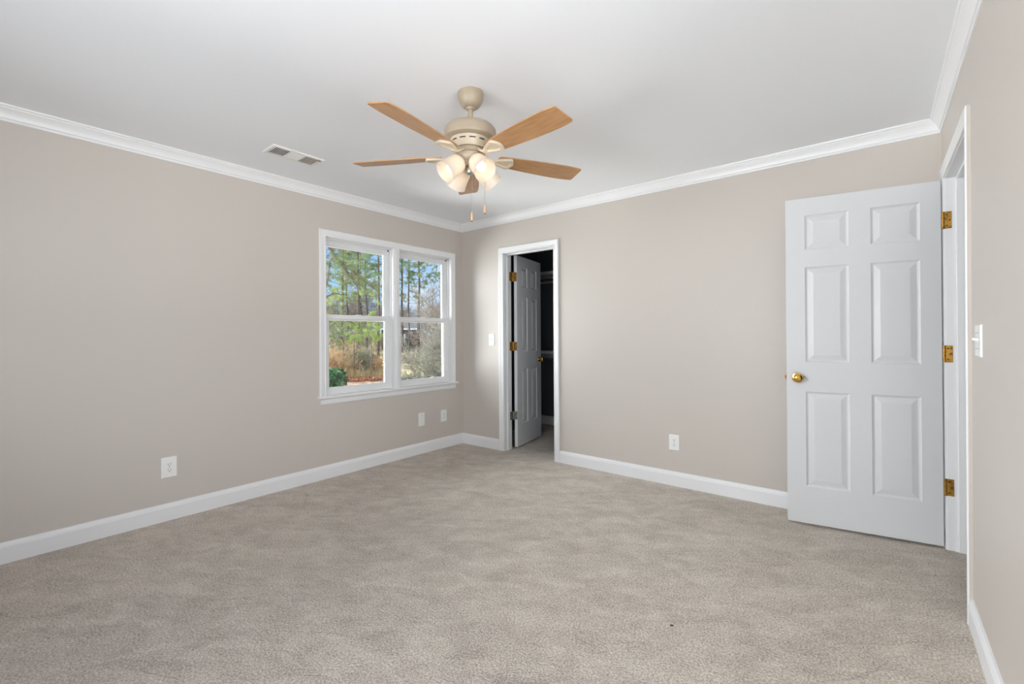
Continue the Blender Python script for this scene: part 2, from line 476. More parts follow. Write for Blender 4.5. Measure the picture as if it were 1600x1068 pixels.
# ------------------------------------------------------------------ six-panel doors
def door_leaf(mb, w, h, cols, rows, th=0.035):
    """local x along the leaf, y = thickness 0..-th, z up; raised panels on both faces"""
    xs = sorted({0, w, *[c for p in cols for c in p]}); zs = sorted({0, h, *[c for p in rows for c in p]})
    for side in (0, 1):
        Y = (lambda d: -d) if side == 0 else (lambda d: -th+d)
        for i in range(len(xs)-1):
            for j in range(len(zs)-1):
                x0, x1, z0, z1 = xs[i], xs[i+1], zs[j], zs[j+1]
                pan = any(abs(c[0]-x0) < 1e-6 and abs(c[1]-x1) < 1e-6 for c in cols) and any(abs(r_[0]-z0) < 1e-6 and abs(r_[1]-z1) < 1e-6 for r_ in rows)
                rings = [(0, 0)] + ([(0.004, 0.0045), (0.011, 0.0085), (0.015, 0.0085), (0.042, 0.0015), (0.045, 0.0012)] if pan else [])
                vs = []; fs = []
                for ins, dep in rings:
                    vs += [(x0+ins, Y(dep), z0+ins), (x1-ins, Y(dep), z0+ins), (x1-ins, Y(dep), z1-ins), (x0+ins, Y(dep), z1-ins)]
                for k in range(len(rings)-1):
                    for q in range(4):
                        p = (q+1) % 4; fs.append((k*4+q, k*4+p, k*4+4+p, k*4+4+q))
                k = (len(rings)-1)*4; fs.append((k, k+1, k+2, k+3))
                if side == 0: fs = [tuple(reversed(f)) for f in fs]
                mb.add(vs, fs)
    for a, b in (((0, 0), (0, h)), ((w, 0), (w, h))):
        f = [(a[0], 0, 0), (a[0], -th, 0), (a[0], -th, h), (a[0], 0, h)]
        mb.add(f, [(0, 1, 2, 3)] if a[0] else [(3, 2, 1, 0)])
    mb.add([(0, 0, 0), (w, 0, 0), (w, -th, 0), (0, -th, 0)], [(3, 2, 1, 0)])
    mb.add([(0, 0, h), (w, 0, h), (w, -th, h), (0, -th, h)], [(0, 1, 2, 3)])
    return mb

ROWS = [(0.230, 0.822), (1.007, 1.600), (1.708, 1.925)]
def knob(parent, x, z, side, th=0.035, m_=BRASS):
    """round passage knob; side +1 = local +y face, -1 = the far face"""
    y0 = 0 if side > 0 else -th
    M = Matrix.Translation((x, y0, z)) @ Matrix.Rotation(R(-90 if side > 0 else 90), 4, 'X')
    mb = MB(); mb.lathe([(0.0, -0.001), (0.032, -0.001), (0.032, 0.003), (0.029, 0.007), (0.018, 0.009), (0.0125, 0.011), (0.0125, 0.026), (0.017, 0.031),
                         (0.0245, 0.037), (0.0275, 0.045), (0.0275, 0.052), (0.0245, 0.059), (0.0165, 0.064), (0.0095, 0.0655), (0.0085, 0.0635), (0.0, 0.0635)], M, 40, cap=False)
    return mb.build('door_knob', m_, parent, smooth=40)

d1 = empty('door_1', (3.8825, -0.1523, 0.015), R(188.886)); struct(d1)
door_leaf(MB(), 0.734, 2.032, [(0.088, 0.308), (0.412, 0.633)], ROWS).build('door_leaf', DOORM, d1, fix=False)
knob(d1, 0.676, 0.908, 1); knob(d1, 0.676, 0.908, -1)
m = MB(); m.cbox((0.733, -0.027, 0.880), (0.7355, -0.008, 0.936), 0.001); m.cbox((0.735, -0.023, 0.898), (0.746, -0.012, 0.918), 0.003)
m.build('latch', OLDBRASS, d1)
# hinges of the hall door: leaf on the jamb, barrel at the corner
def jamb_hinge(parent, inv, z0, z1, material):
    """all in world coordinates, brought into the parent's frame by inv"""
    mb = MB()
    mb.cur = 0
    mb.cbox((3.888, -0.1535, z0), (3.926, -0.1552, z1), 0.0006, inv)
    for k in range(3):
        zz = z0 + (z1-z0)*(0.18+0.32*k)
        M = inv @ Matrix.Translation((3.906 if k != 1 else 3.918, -0.1552, zz)) @ Matrix.Rotation(R(90), 4, 'X')
        mb.cur = 1; mb.lathe([(0, 0), (0.0042, 0), (0.0035, 0.0012), (0, 0.0012)], M, 12, cap=False)
    mb.cur = 0
    mb.lathe([(0.0, 0), (0.006, 0), (0.006, z1-z0), (0.0, z1-z0)], inv @ Matrix.Translation((3.8905, -0.1590, z0)), 14, cap=False)
    return mb.build('hinge', [material, SLOT], parent, smooth=40)
bpy.context.view_layer.update()
inv1 = d1.matrix_world.inverted()
for z0, z1 in ((0.300, 0.393), (1.036, 1.129), (1.775, 1.869)): jamb_hinge(d1, inv1, z0, z1, OLDBRASS)

# closet door, swung into the closet
d2 = empty('door_2', (0.651-0.982*0.035, 0.168-0.190*0.035, 0.015), R(100.961)); struct(d2)
m = door_leaf(MB(), 0.619, 2.035, [(0.107, 0.258), (0.355, 0.502)], ROWS)
m.build('door_leaf', DOORM, d2, fix=False)
bpy.context.view_layer.update()
for sd in (1, -1): knob(d2, 0.562, 0.905, sd)
inv2 = d2.matrix_world.inverted()
for z0, z1, mm in ((0.306, 0.393, NICKEL), (1.038, 1.130, OLDBRASS), (1.774, 1.869, OLDBRASS)):
    mb = MB()
    mb.cbox((0.610, 0.086, z0), (0.6118, 0.124, z1), 0.0005, inv2)                       # leaf on the jamb
    mb.cbox((-0.0018, -0.033, z0-0.015), (-0.0002, -0.003, z1-0.015), 0.0005)             # leaf on the door edge
    mb.lathe([(0, 0), (0.0088, 0), (0.0088, z1-z0), (0, z1-z0)], inv2 @ Matrix.Translation((0.6185, 0.1420, z0)), 14, cap=False)
    mb.cbox((0.6105, 0.120, z0), (0.6125, 0.134, z1), 0.0005, inv2)
    mb.cur = 1
    for k in range(3):
        zz = z0+(z1-z0)*(0.18+0.32*k)
        mb.lathe([(0, 0), (0.0036, 0), (0.003, 0.001), (0, 0.001)], inv2 @ Matrix.Translation((0.6118, 0.098 if k == 1 else 0.110, zz)) @ Matrix.Rotation(R(90), 4, 'Y'), 10, cap=False)
    mb.build('hinge', [mm, SLOT], d2, smooth=40)
for o in d2.children:
    if o.name.startswith('hinge') and o.data.materials[0] is NICKEL: o['label'] = 'dull grey nickel hinge at the bottom'

# ------------------------------------------------------------------ twin window
win = empty('window_1', (0, -0.905, WZ0)); struct(win)
oy, oz = 0.905, -WZ0                                     # world -> local shift
def L3(x, y, z): return (x, y+oy, z+oz)
MY0, MY1 = -0.938, -0.874                                # mullion
m = MB()
m.sweep([(WY1+oy-0.004, 0.0), (WY1+oy-0.004, WZ1+oz-0.004), (WY0+oy+0.004, WZ1+oz-0.004), (WY0+oy+0.004, 0.0)][::-1], flip([(-u, v) for u, v in CASE]) if False else CASE,
        (0, 0, 0), (0, 1, 0), (0, 0, 1), (1, 0, 0))
m.build('window_frame', TRIM, win, smooth=25)
m = MB()   # reveal lining and tracks
for (a, b) in ((WY0, MY0), (MY1, WY1)):
    m.box(L3(-0.148, a, WZ0), L3(-0.001, a+0.006, WZ1)); m.box(L3(-0.148, b-0.006, WZ0), L3(-0.001, b, WZ1))
    m.box(L3(-0.148, a, WZ1-0.006), L3(-0.001, b, WZ1)); m.box(L3(-0.148, a, WZ0), L3(-0.001, b, WZ0+0.006))
    for xa in (-0.028, -0.074, -0.122):                   # parting beads
        for ya, yb in ((a+0.006, a+0.016), (b-0.016, b-0.006)): m.cbox(L3(xa-0.006, ya, WZ0), L3(xa, yb, WZ1-0.006), 0.001)
        m.cbox(L3(xa-0.006, a+0.006, WZ1-0.016), L3(xa, b-0.006, WZ1-0.006), 0.001)
m.build('jamb_liner', VINYL, win)
m = MB(); m.box(L3(-0.148, MY0, WZ0), L3(0.0, MY1, WZ1))
m.cbox(L3(0.0, MY0-0.002, WZ0), L3(0.012, MY1+0.002, WZ1), 0.003)
m.cbox(L3(0.0, -0.920, WZ0), L3(0.016, -0.892, WZ1), 0.003)
m.build('mullion', TRIM, win)
m = MB(); m.cbox(L3(-0.02, -1.713, 0.676), L3(0.040, -0.090, 0.693), 0.005); m.box(L3(-0.148, WY0, 0.676), L3(-0.02, WY1, 0.690))
m.build('window_sill', TRIM, win)
m = MB(); m.sweep([(-1.690+oy, 0.676+oz), (-0.116+oy, 0.676+oz)], flip([(0, 0), (0, 0.020), (0.006, 0.020), (0.010, 0.014), (0.046, 0.011), (0.052, 0.007), (0.055, 0.0)]), (0, 0, 0), (0, 1, 0), (0, 0, 1), (1, 0, 0))
m.build('apron', TRIM, win, smooth=25)
def sash(y0, y1, z0, z1, gy0, gy1, gz0, gz1, xi, xo):
    """frame from (y0..z1) round glass (gy0..gz1) between depths xi (room side) and xo"""
    mb = MB()
    pr = [(0, 0), (0, -0.004), (0.004, 0)]
    ringsI = [((y0, y1, z0, z1), xi), ((gy0-0.008, gy1+0.008, gz0-0.008, gz1+0.008), xi), ((gy0, gy1, gz0, gz1), xi-0.010)]
    vs = []
    def ring(q, x): return [L3(x, q[0], q[2]), L3(x, q[1], q[2]), L3(x, q[1], q[3]), L3(x, q[0], q[3])]
    seq = [ring(*r_) for r_ in ringsI] + [ring((gy0, gy1, gz0, gz1), xo+0.010), ring((gy0-0.008, gy1+0.008, gz0-0.008, gz1+0.008), xo), ring((y0, y1, z0, z1), xo)]
    for r_ in seq: vs += r_
    fs = []
    for k in range(len(seq)):
        n2 = (k+1) % len(seq)
        for q in range(4):
            p = (q+1) % 4; fs.append((k*4+q, k*4+p, n2*4+p, n2*4+q))
    mb.add(vs, fs)
    o = mb.build('sash', VINYL, win)
    g = MB(); xm = (xi+xo)/2
    g.box(L3(xm-0.002, gy0, gz0), L3(xm+0.002, gy1, gz1))
    g.build('window_pane', GLASS, o)
    return o
for a, b in ((WY0+0.006, MY0-0.006), (MY1+0.006, WY1-0.006)):
    up_ = sash(a+0.004, b-0.004, 1.340, 2.040, a+0.052, b-0.045, 1.386, 1.982, -0.080, -0.116)
    lo_ = sash(a+0.002, b-0.002, 0.697, 1.388, a+0.052, b-0.066, 0.758, 1.342, -0.035, -0.071)
    mb = MB(); mb.cbox(L3(-0.040, (a+b)/2-0.03, 1.3885), L3(-0.068, (a+b)/2+0.03, 1.392), 0.001)
    mb.cbox(L3(-0.048, (a+b)/2-0.012, 1.392), L3(-0.060, (a+b)/2+0.022, 1.3945), 0.001)
    mb.build('sash_lock', VINYL, lo_)
    mb = MB(); mb.cbox(L3(-0.074, b-0.010, 2.020), L3(-0.062, b-0.001, 2.033), 0.002)
    mb.build('tilt_latch', SLOT, up_)

# ---- unseen window added behind the camera to let fill light in
w2 = empty('fill_window_2', (2.35, S, 0.75)); struct(w2)
m = MB(); m.sweep([(1.2, 0), (1.2, 1.35), (-1.2, 1.35), (-1.2, 0)][::-1], CASE, (0, 0, 0), (1, 0, 0), (0, 0, 1), (0, 1, 0))
m.cbox((-1.3, -0.02, -0.02), (1.3, 0.04, 0), 0.004)
m.build('window_frame', TRIM, w2)
m = MB()
for x in (-1.2, -0.02, 1.16): m.box((x, -0.11, 0), (x+0.04, -0.07, 1.35))
for z in (0, 0.655, 1.31): m.box((-1.2, -0.11, z), (1.2, -0.07, z+0.04))
m.build('sash', VINYL, w2)

# ---- another unseen window, added in the right wall beside the camera for fill light
w3 = empty('fill_window_3', (W, -3.21, 0.75)); struct(w3)
m = MB(); m.sweep([(0.91, 0), (0.91, 1.35), (-0.91, 1.35), (-0.91, 0)], CASE, (0, 0, 0), (0, -1, 0), (0, 0, 1), (-1, 0, 0))
m.cbox((-0.04, -1.0, -0.02), (0.02, 1.0, 0), 0.004)
m.build('window_frame', TRIM, w3)
m = MB()
for y in (-0.91, -0.02, 0.87): m.box((0.06, y, 0), (0.10, y+0.04, 1.35))
for z in (0, 0.655, 1.31): m.box((0.06, -0.91, z), (0.10, 0.91, z+0.04))
m.build('sash', VINYL, w3)

# ------------------------------------------------------------------ outlets, plates, switches
def plate_frame(name, loc, n_dir):
    """Empty on the wall; local x = along wall (to the viewer's right), local y = out of the wall, z up"""
    rz = {'+x': R(-90), '-y': R(180), '-x': R(90)}[n_dir]
    return empty(name, loc, rz)
def plate(parent, w=0.080, h=0.124, holes=None, name='cover_plate'):
    mb = MB()
    rings = [(0, 0.0), (0.0, 0.002), (0.003, 0.0055), (0.006, 0.0062)]
    vs = []; fs = []
    for i_, d in rings: vs += [(-w/2+i_, d, -h/2+i_), (w/2-i_, d, -h/2+i_), (w/2-i_, d, h/2-i_), (-w/2+i_, d, h/2-i_)]
    for k in range(3):
        for q in range(4): p = (q+1) % 4; fs.append((k*4+q, k*4+p, k*4+4+p, k*4+4+q))
    fs += [(12, 13, 14, 15), (3, 2, 1, 0)]
    mb.add(vs, fs); return mb.build(name, PLATE, parent)
def screw(parent, z, x=0):
    mb = MB(); mb.lathe([(0, 0), (0.0035, 0), (0.003, 0.0012), (0, 0.0014)], Matrix.Translation((x, 0.0062, z)) @ Matrix.Rotation(R(-90), 4, 'X'), 12, cap=False)
    return mb.build('screw', SCREW, parent, smooth=40)
def duplex(name, loc, nd, label, w=0.080, h=0.124):
    t = plate_frame(name, loc, nd); tag(t, label, 'outlet')
    plate(t, w, h)
    for s_ in (-1, 1):
        mb = MB()
        zc = 0.0195*s_
        n_ = 20; pts = []
        for k in range(n_):
            a = 2*PI*k/n_; x = 0.0168*math.cos(a); z = max(-0.0135, min(0.0135, 0.0168*math.sin(a))); pts.append((x, z+zc))
        vs = [(x, 0.006, z) for x, z in pts] + [(x, 0.0082, z) for x, z in pts]
        fs = [tuple(range(n_, 2*n_))] + [(k, (k+1) % n_, (k+1) % n_+n_, k+n_) for k in range(n_)]
        mb.add(vs, fs); mb.cur = 1
        mb.box((-0.0085, 0.008, zc-0.001), (-0.0058, 0.0088, zc+0.008)); mb.box((0.0058, 0.008, zc-0.001), (0.0082, 0.0088, zc+0.007))
        mb.lathe([(0, 0), (0.0028, 0), (0.0028, 0.0006), (0, 0.0006)], Matrix.Translation((0, 0.0082, zc-0.008)) @ Matrix.Rotation(R(-90), 4, 'X'), 12, cap=False)
        mb.build('receptacle', [PLATE, SLOT], t)
    screw(t, 0)
    return t
duplex('wall_outlet', (0, -2.740, 0.345), '+x', 'white duplex outlet alone on the left wall, far left of the twin window', w=0.086, h=0.134)
duplex('wall_outlet', (0, -0.288, 0.342), '+x', 'white duplex outlet under the right end of the twin window, nearest the corner')
duplex('wall_outlet', (2.354, 0, 0.341), '-y', 'white duplex outlet low on the back wall between closet and open white door', w=0.080)
t = plate_frame('blank_plate', (0, -0.596, 0.348), '+x'); tag(t, 'white blank wall plate without sockets below the twin window', 'wall plate')
plate(t, 0.080, 0.134); screw(t, 0.042); screw(t, -0.042)
def switch(loc, nd, label, n_t=1, w=0.078, h=0.124):
    t = plate_frame('light_switch', loc, nd); tag(t, label, 'light switch')
    plate(t, w, h)
    for k in range(n_t):
        x = (k-(n_t-1)/2)*0.046
        mb = MB(); mb.box((x-0.0055, 0.006, -0.0125), (x+0.0055, 0.0066, 0.0125)); 
        mb.cbox((x-0.0042, 0.004, -0.006), (x+0.0042, 0.018, 0.003), 0.001, Matrix.Translation((0, 0, 0.002)) @ Matrix.Rotation(R(22), 4, 'X'))
        mb.build('toggle', PLATE, t)
        mb = MB(); mb.box((x-0.006, 0.0061, -0.0132), (x+0.006, 0.0064, 0.0132)); mb.build('toggle_slot', SLOT, t)
        screw(t, 0.030, x); screw(t, -0.030, x)
    return t
switch((0.440, 0, 1.155), '-y', 'white toggle light switch on the back wall beside the closet doorway')
switch((W, -1.208, 1.168), '-x', 'white double toggle switch on the right wall in the near foreground', 2, w=0.118, h=0.120)

# ------------------------------------------------------------------ closet fittings
sh = []
for z0, z1, lab in ((1.975, 2.012, 'white shelf board high on the back wall of the dark closet'), (0.962, 1.0, 'lower white shelf board on the back wall of the dark closet')):
    t = empty('closet_shelf', (0.9, 1.47, z0)); tag(t, lab, 'shelf')
    m = MB(); m.cbox((-0.9, -0.305, 0), (0.9, -0.001, z1-z0), 0.003); m.build('shelf_board', WIRE, t)
    m = MB(); m.cbox((-0.9, -0.02, -0.075), (0.9, -0.001, -0.001), 0.002); m.build('cleat', WIRE, t)
    sh.append(t)
for z, lab in ((1.905, 'dark hanging rod below the high shelf inside the closet'), (0.890, 'dark hanging rod below the lower shelf inside the closet')):
    m = MB(); m.tube([(-0.9, 0, 0), (0.9, 0, 0)], 0.016, 14)
    o = m.build('closet_rod', RODM, smooth=40); o.location = (0.9, 1.20, z); tag(o, lab, 'rod')

# ------------------------------------------------------------------ ceiling vent
v = empty('ceiling_vent', (0.525, -2.155, H)); tag(v, 'white ceiling air vent with dark slots at one end, above the left wall', 'vent')
VL, VW = 0.350, 0.172
m = MB(); vs = []; fs = []
for i_, d in ((0, 0.0), (0, -0.004), (0.006, -0.009), (0.024, -0.007)):
    vs += [(-VW/2+i_, -VL/2+i_, d), (VW/2-i_, -VL/2+i_, d), (VW/2-i_, VL/2-i_, d), (-VW/2+i_, VL/2-i_, d)]
for k in range(3):
    for q in range(4): p = (q+1) % 4; fs.append((k*4+q, k*4+p, k*4+4+p, k*4+4+q))
m.add(vs, fs)
iw, il = VW/2-0.024, VL/2-0.024
for y in (-il+0.105, il-0.105): m.box((-iw, y-0.004, -0.009), (iw, y+0.004, -0.003))
m.build('vent_frame', VENTM, v)
m = MB(); m.box((-iw, -il, -0.0012), (iw, -il+0.101, -0.0004)); m.build('vent_duct', VENTD, v)
m = MB()
for k in range(8):
    y = -il+0.0045+k*0.0131; m.box((-iw, y-0.0024, -0.0062), (iw, y+0.0024, -0.0050))
m.build('vent_slats', VENTM, v)
m = MB(); m.box((-iw, -il+0.109, -0.007), (iw, il-0.109, -0.005))
for k in range(9): x = -iw+0.012+k*(2*iw-0.024)/8; m.box((x-0.004, -il+0.109, -0.0085), (x+0.004, il-0.109, -0.007))
m.build('vent_louvres', VENTM, v)
m = MB(); m.box((-iw, il-0.101, -0.0045), (iw, il, -0.002))
for k in range(7): y = il-0.095+k*0.0145; m.box((-iw, y-0.0045, -0.0075), (iw, y+0.0045, -0.0045))
m.build('vent_fins', VENTS, v)
m = MB(); m.cbox((iw+0.001, il-0.02, -0.018), (iw+0.009, il+0.004, -0.0085), 0.001); m.build('damper_lever', SCREW, v)
for y in (-VL/2+0.013, VL/2-0.013):
    m = MB(); m.lathe([(0, 0), (0.004, 0), (0.003, -0.0015), (0, -0.0015)], Matrix.Translation((0, y, -0.008)), 12, cap=False); m.build('screw', SCREW, v)

# ------------------------------------------------------------------ ceiling fan
fan = empty('ceiling_fan', (2.0045, -1.958, H)); fan.rotation_euler = (-0.001, 0.024, 0)
tag(fan, 'almond ceiling fan with five maple blades and four lit frosted glass shades', 'ceiling fan')
m = MB(); m.lathe([(0, 0.001), (0.0655, 0.001), (0.0665, -0.006), (0.0650, -0.022), (0.0605, -0.042), (0.052, -0.060), (0.041, -0.072), (0.030, -0.077), (0.0, -0.077)], None, 48, cap=False)
m.build('canopy', ALMOND, fan, smooth=35)
m = MB(); m.lathe([(0.022, -0.074), (0.024, -0.080), (0.020, -0.087), (0.0135, -0.089), (0.0135, -0.170), (0.030, -0.172)], None, 24, cap=False)
m.build('downrod', ALMOND, fan, smooth=35)
m = MB(); m.lathe([(0.0, -0.150), (0.024, -0.150), (0.027, -0.155), (0.060, -0.160), (0.095, -0.165), (0.120, -0.177), (0.131, -0.190), (0.1335, -0.200), (0.1335, -0.232), (0.131, -0.238), (0.122, -0.243), (0.108, -0.246), (0.0, -0.246)], None, 64, cap=False)
m.build('motor_housing', ALMOND, fan, smooth=35)
m = MB(); m.lathe([(0.104, -0.244), (0.101, -0.252), (0.090, -0.272), (0.086, -0.288), (0.082, -0.292), (0.0, -0.292)], None, 64, cap=False)
vr = m.build('vent_ring', ALMONDL, fan, smooth=35)
m = MB()
for k in range(12):
    a = 2*PI*k/12+0.2
    for q in range(6):
        a0, a1 = a+q*0.055, a+(q+1)*0.055
        def P(r_, z, a_): return (r_*math.cos(a_), r_*math.sin(a_), z)
        m.add([P(0.0985, -0.2585, a0), P(0.0985, -0.2585, a1), P(0.0965, -0.2635, a1), P(0.0965, -0.2635, a0)], [(0, 1, 2, 3)])
m.build('vent_slot', SLOT, vr, fix=False)
m = MB(); m.lathe([(0.0, -0.291), (0.070, -0.291), (0.078, -0.296), (0.080, -0.304), (0.074, -0.312), (0.066, -0.315), (0.0, -0.315)], None, 48, cap=False)
m.build('rotor_hub', ALMOND, fan, smooth=35)
m = MB(); m.lathe([(0.0, -0.314), (0.0615, -0.314), (0.0635, -0.317), (0.062, -0.333), (0.057, -0.346), (0.047, -0.357), (0.036, -0.364), (0.030, -0.368), (0.030, -0.376), (0.0, -0.376)], None, 48, cap=False)
m.build('switch_housing', ALMOND, fan, smooth=35)
m = MB(); m.lathe([(0.0, -0.375), (0.023, -0.375), (0.0245, -0.378), (0.0250, -0.402), (0.021, -0.411), (0.011, -0.416), (0.0, -0.417)], None, 32, cap=False)
m.build('finial', mat('satin_nickel', (0.55, 0.53, 0.50), 0.3, metal=0.7), fan, smooth=35)

BZ = -0.323
# outline of a blade (half widths along the radius)
BW = [(0.150, 0.034), (0.165, 0.043), (0.20, 0.047), (0.26, 0.0525), (0.34, 0.0585), (0.42, 0.063), (0.50, 0.0655), (0.56, 0.0655), (0.60, 0.0630), (0.627, 0.0595), (0.634, 0.0565), (0.637, 0.050)]
def blade_mesh():
    th = 0.0055; vs = []; fs = []; n = len(BW)
    for z in (th/2, -th/2):
        for sgn in (1, -1):
            for r_, w_ in BW: vs.append((r_, sgn*w_, z))
    for i in range(n-1):
        fs.append((i, i+1, n+i+1, n+i)); fs.append((2*n+i, 3*n+i, 3*n+i+1, 2*n+i+1))
        fs.append((i, 2*n+i, 2*n+i+1, i+1)); fs.append((n+i, n+i+1, 3*n+i+1, 3*n+i))
    fs.append((0, n, 3*n, 2*n)); fs.append((n-1, 2*n-1+n*0, 4*n-1, 3*n-1))
    mb = MB(); mb.add(vs, fs); return mb
def iron_mesh():
    """blade iron: curved arm from the hub and a recessed shield under the blade"""
    mb = MB()
    out = [(0.118, 0.010), (0.130, 0.017), (0.150, 0.026), (0.175, 0.036), (0.198, 0.0435), (0.212, 0.0465), (0.222, 0.0445), (0.231, 0.032), (0.239, 0.016), (0.242, 0.005)]
    loop = [(r_, w_) for r_, w_ in out] + [(r_, -w_) for r_, w_ in reversed(out)]
    cx, cy = 0.190, 0.0
    n = len(loop)
    def ring(k, z, sy=None): return [(cx+(x-cx)*k, cy+(y-cy)*(sy or k), z) for x, y in loop]
    rs = [ring(1, 0.0), ring(1, -0.007), ring(0.93, -0.0105), ring(0.72, -0.0105, 0.62), ring(0.60, -0.0050, 0.48), ring(0.25, -0.0045, 0.2)]
    vs = [p for r_ in rs for p in r_]; fs = []
    for k in range(len(rs)-1):
        for q in range(n): p = (q+1) % n; fs.append((k*n+q, k*n+p, (k+1)*n+p, (k+1)*n+q))
    fs.append(tuple(range((len(rs)-1)*n, len(rs)*n))); fs.append(tuple(reversed(range(n))))
    mb.add(vs, fs)
    # arm
    st = [(0.060, 0.014, 0.022, 0.006), (0.080, 0.014, 0.020, 0.009), (0.100, 0.018, 0.006, 0.010), (0.120, 0.015, -0.004, 0.010), (0.140, 0.018, -0.006, 0.007)]
    vs = []; fs = []
    for x, w_, z, t in st: vs += [(x, -w_, z), (x, w_, z), (x, w_*0.8, z-t), (x, -w_*0.8, z-t)]
    for k in range(len(st)-1):
        for q in range(4): p = (q+1) % 4; fs.append((k*4+q, k*4+p, k*4+4+p, k*4+4+q))
    fs += [(3, 2, 1, 0), tuple(range(len(vs)-4, len(vs)))]
    mb.add(vs, fs)
    return mb
PITCHB = R(-11)
b0 = blade_mesh().build('blade', WOOD, fan, smooth=40)
ir0 = iron_mesh().build('blade_iron', ALMONDL, b0, smooth=30); ir0.location = (0, 0, -0.003)
m = MB()
for x, y in ((0.170, 0.0), (0.205, 0.016), (0.205, -0.016)):
    m.lathe([(0, 0), (0.0035, 0), (0.003, -0.002), (0, -0.002)], Matrix.Translation((x, y, -0.0052)), 10, cap=False)
TH0 = 1.095
b0.location = (0, 0, BZ)
for k in range(5):
    b = b0 if k == 0 else b0.copy()
    if k:
        C.objects.link(b); b.parent = fan
        i2 = ir0.copy(); C.objects.link(i2); i2.parent = b
    # +y side of the blade (counter-clockwise) hangs lower
    b.rotation_euler = (Matrix.Rotation(TH0+k*2*PI/5, 4, 'Z') @ Matrix.Rotation(PITCHB, 4, 'X')).to_euler()

# light kit
m = MB(); m.lathe([(0.0, -0.352), (0.040, -0.352), (0.050, -0.358), (0.050, -0.372), (0.040, -0.380), (0.0, -0.380)], None, 32, cap=False)
fitter = m.build('light_fitter', ALMOND, fan, smooth=35)
SHP = [(0.020, 0.000), (0.034, 0.002), (0.0425, 0.008), (0.0465, 0.018), (0.0485, 0.035), (0.0495, 0.055), (0.0510, 0.078), (0.0530, 0.096), (0.0565, 0.110), (0.0575, 0.114)]
def shade_mesh():
    inner = [(r_-0.0035, h+(0.003 if i == 0 else 0)) for i, (r_, h) in enumerate(SHP)]
    inner[-1] = (SHP[-1][0]-0.003, SHP[-1][1]+0.0005)
    mb = MB(); mb.lathe(SHP + inner[::-1], None, 40, cap=False); return mb
AZ = [-14.5, 75.5, 165.5, 255.5]
sh0 = arm0 = None
for k, az in enumerate(AZ):
    M = Matrix.Rotation(R(az), 4, 'Z') @ Matrix.Translation((0.057, 0, -0.362)) @ Matrix.Rotation(R(180-50), 4, 'Y')
    if k == 0:
        sh0 = shade_mesh().build('lamp_shade', FROST, fan, smooth=50)
        mb = MB(); mb.lathe([(0.013, 0.004), (0.013, 0.030), (0.017, 0.040), (0.0215, 0.050), (0.0245, 0.062), (0.0242, 0.073), (0.0195, 0.083), (0.011, 0.088), (0.0, 0.0895)], None, 28, cap=False)
        bl = mb.build('bulb', BULB, sh0, smooth=60)
        mb = MB(); mb.lathe([(0.0, -0.030), (0.012, -0.030), (0.013, -0.016), (0.022, -0.012), (0.025, -0.004), (0.025, 0.004), (0.016, 0.006), (0.014, 0.012), (0.0, 0.012)], None, 28, cap=False)
        so = mb.build('socket', ALMONDL, sh0, smooth=35)
        s_ = sh0
    else:
        s_ = copy_tree(sh0, fan)
    s_.matrix_local = M
# pull chains with wooden fobs
def chain(x, y, z0, z1, fob_top):
    mb = MB(); mb.tube([(x, y, z0), (x, y, z1)], 0.0011, 6)
    k = z0
    while k > z1:
        mb.lathe([(0, -0.0016), (0.0017, 0), (0, 0.0016)], Matrix.Translation((x, y, k)), 6, cap=False); k -= 0.006
    c = mb.build('pull_chain', CHAINM, fan)
    mb = MB(); mb.lathe([(0, 0), (0.0025, 0), (0.005, -0.008), (0.0062, -0.022), (0.0062, -0.034), (0.0048, -0.042), (0.0, -0.043)], Matrix.Translation((x, y, z1+0.002)), 16, cap=False)
    mb.cur = 1; mb.lathe([(0, 0), (0.0044, 0), (0.0044, -0.003), (0, -0.003)], Matrix.Translation((x, y, z1-0.041)), 12, cap=False)
    mb.build('pull_fob', [FOBW, SLOT], c, smooth=40)
chain(0.034, -0.016, -0.365, -0.620, 0)
chain(0.080, 0.030, -0.350, -0.578, 0)

# ------------------------------------------------------------------ lint on the carpet
m = MB(); m.lathe([(0, 0), (0.004, 0.0015), (0.0055, 0.004), (0.003, 0.007), (0, 0.008)], Matrix.Diagonal((1.7, 0.8, 0.7, 1)), 9, cap=False)
o = m.build('lint_speck', LINT, smooth=60); o.location = (2.944, -1.769, 0.0); o.rotation_euler = (0, 0, 0.8)
tag(o, 'tiny dark lint speck lying on the carpet in front of the camera', 'speck')
#EXTERIOR
# ------------------------------------------------------------------ outdoors beyond the twin window
rnd = random.Random(7)
def at(bearing, dist, z=None):
    """point at a compass bearing (degrees west of north) and a distance from the room's middle-right"""
    b = R(bearing); x, y = 3.6-math.sin(b)*dist, -3.65+math.cos(b)*dist
    return Vector((x, y, ground_z(x, y) if z is None else z))
def ground_z(x, y):
    d = math.hypot(x-3.6, y+3.65)
    return -0.62 + 0.05*math.sin(x*0.31)*math.cos(y*0.27) + max(0, d-30)*0.006
def ext_mat(name, col, col2, scale=3.0, rough=0.85, lo=0.4, hi=0.6, trans=0.0, sc3=(1, 1, 1)):
    m_ = mat(name, col, rough, spec=0.15, var=(scale, col2, lo, hi, sc3))
    if trans:
        n_, l_ = m_.node_tree.nodes, m_.node_tree.links
        t_ = n_.new('ShaderNodeBsdfTranslucent'); t_.inputs[0].default_value = (*[min(1, c*1.3) for c in col2], 1)
        x_ = n_.new('ShaderNodeMixShader'); x_.inputs[0].default_value = trans
        l_.new(n_['Principled BSDF'].outputs[0], x_.inputs[1]); l_.new(t_.outputs[0], x_.inputs[2])
        l_.new(x_.outputs[0], n_['Material Output'].inputs[0])
    return m_
GRASS = ext_mat('dry_winter_grass', (0.56, 0.43, 0.24), (0.44, 0.38, 0.19), 1.3)
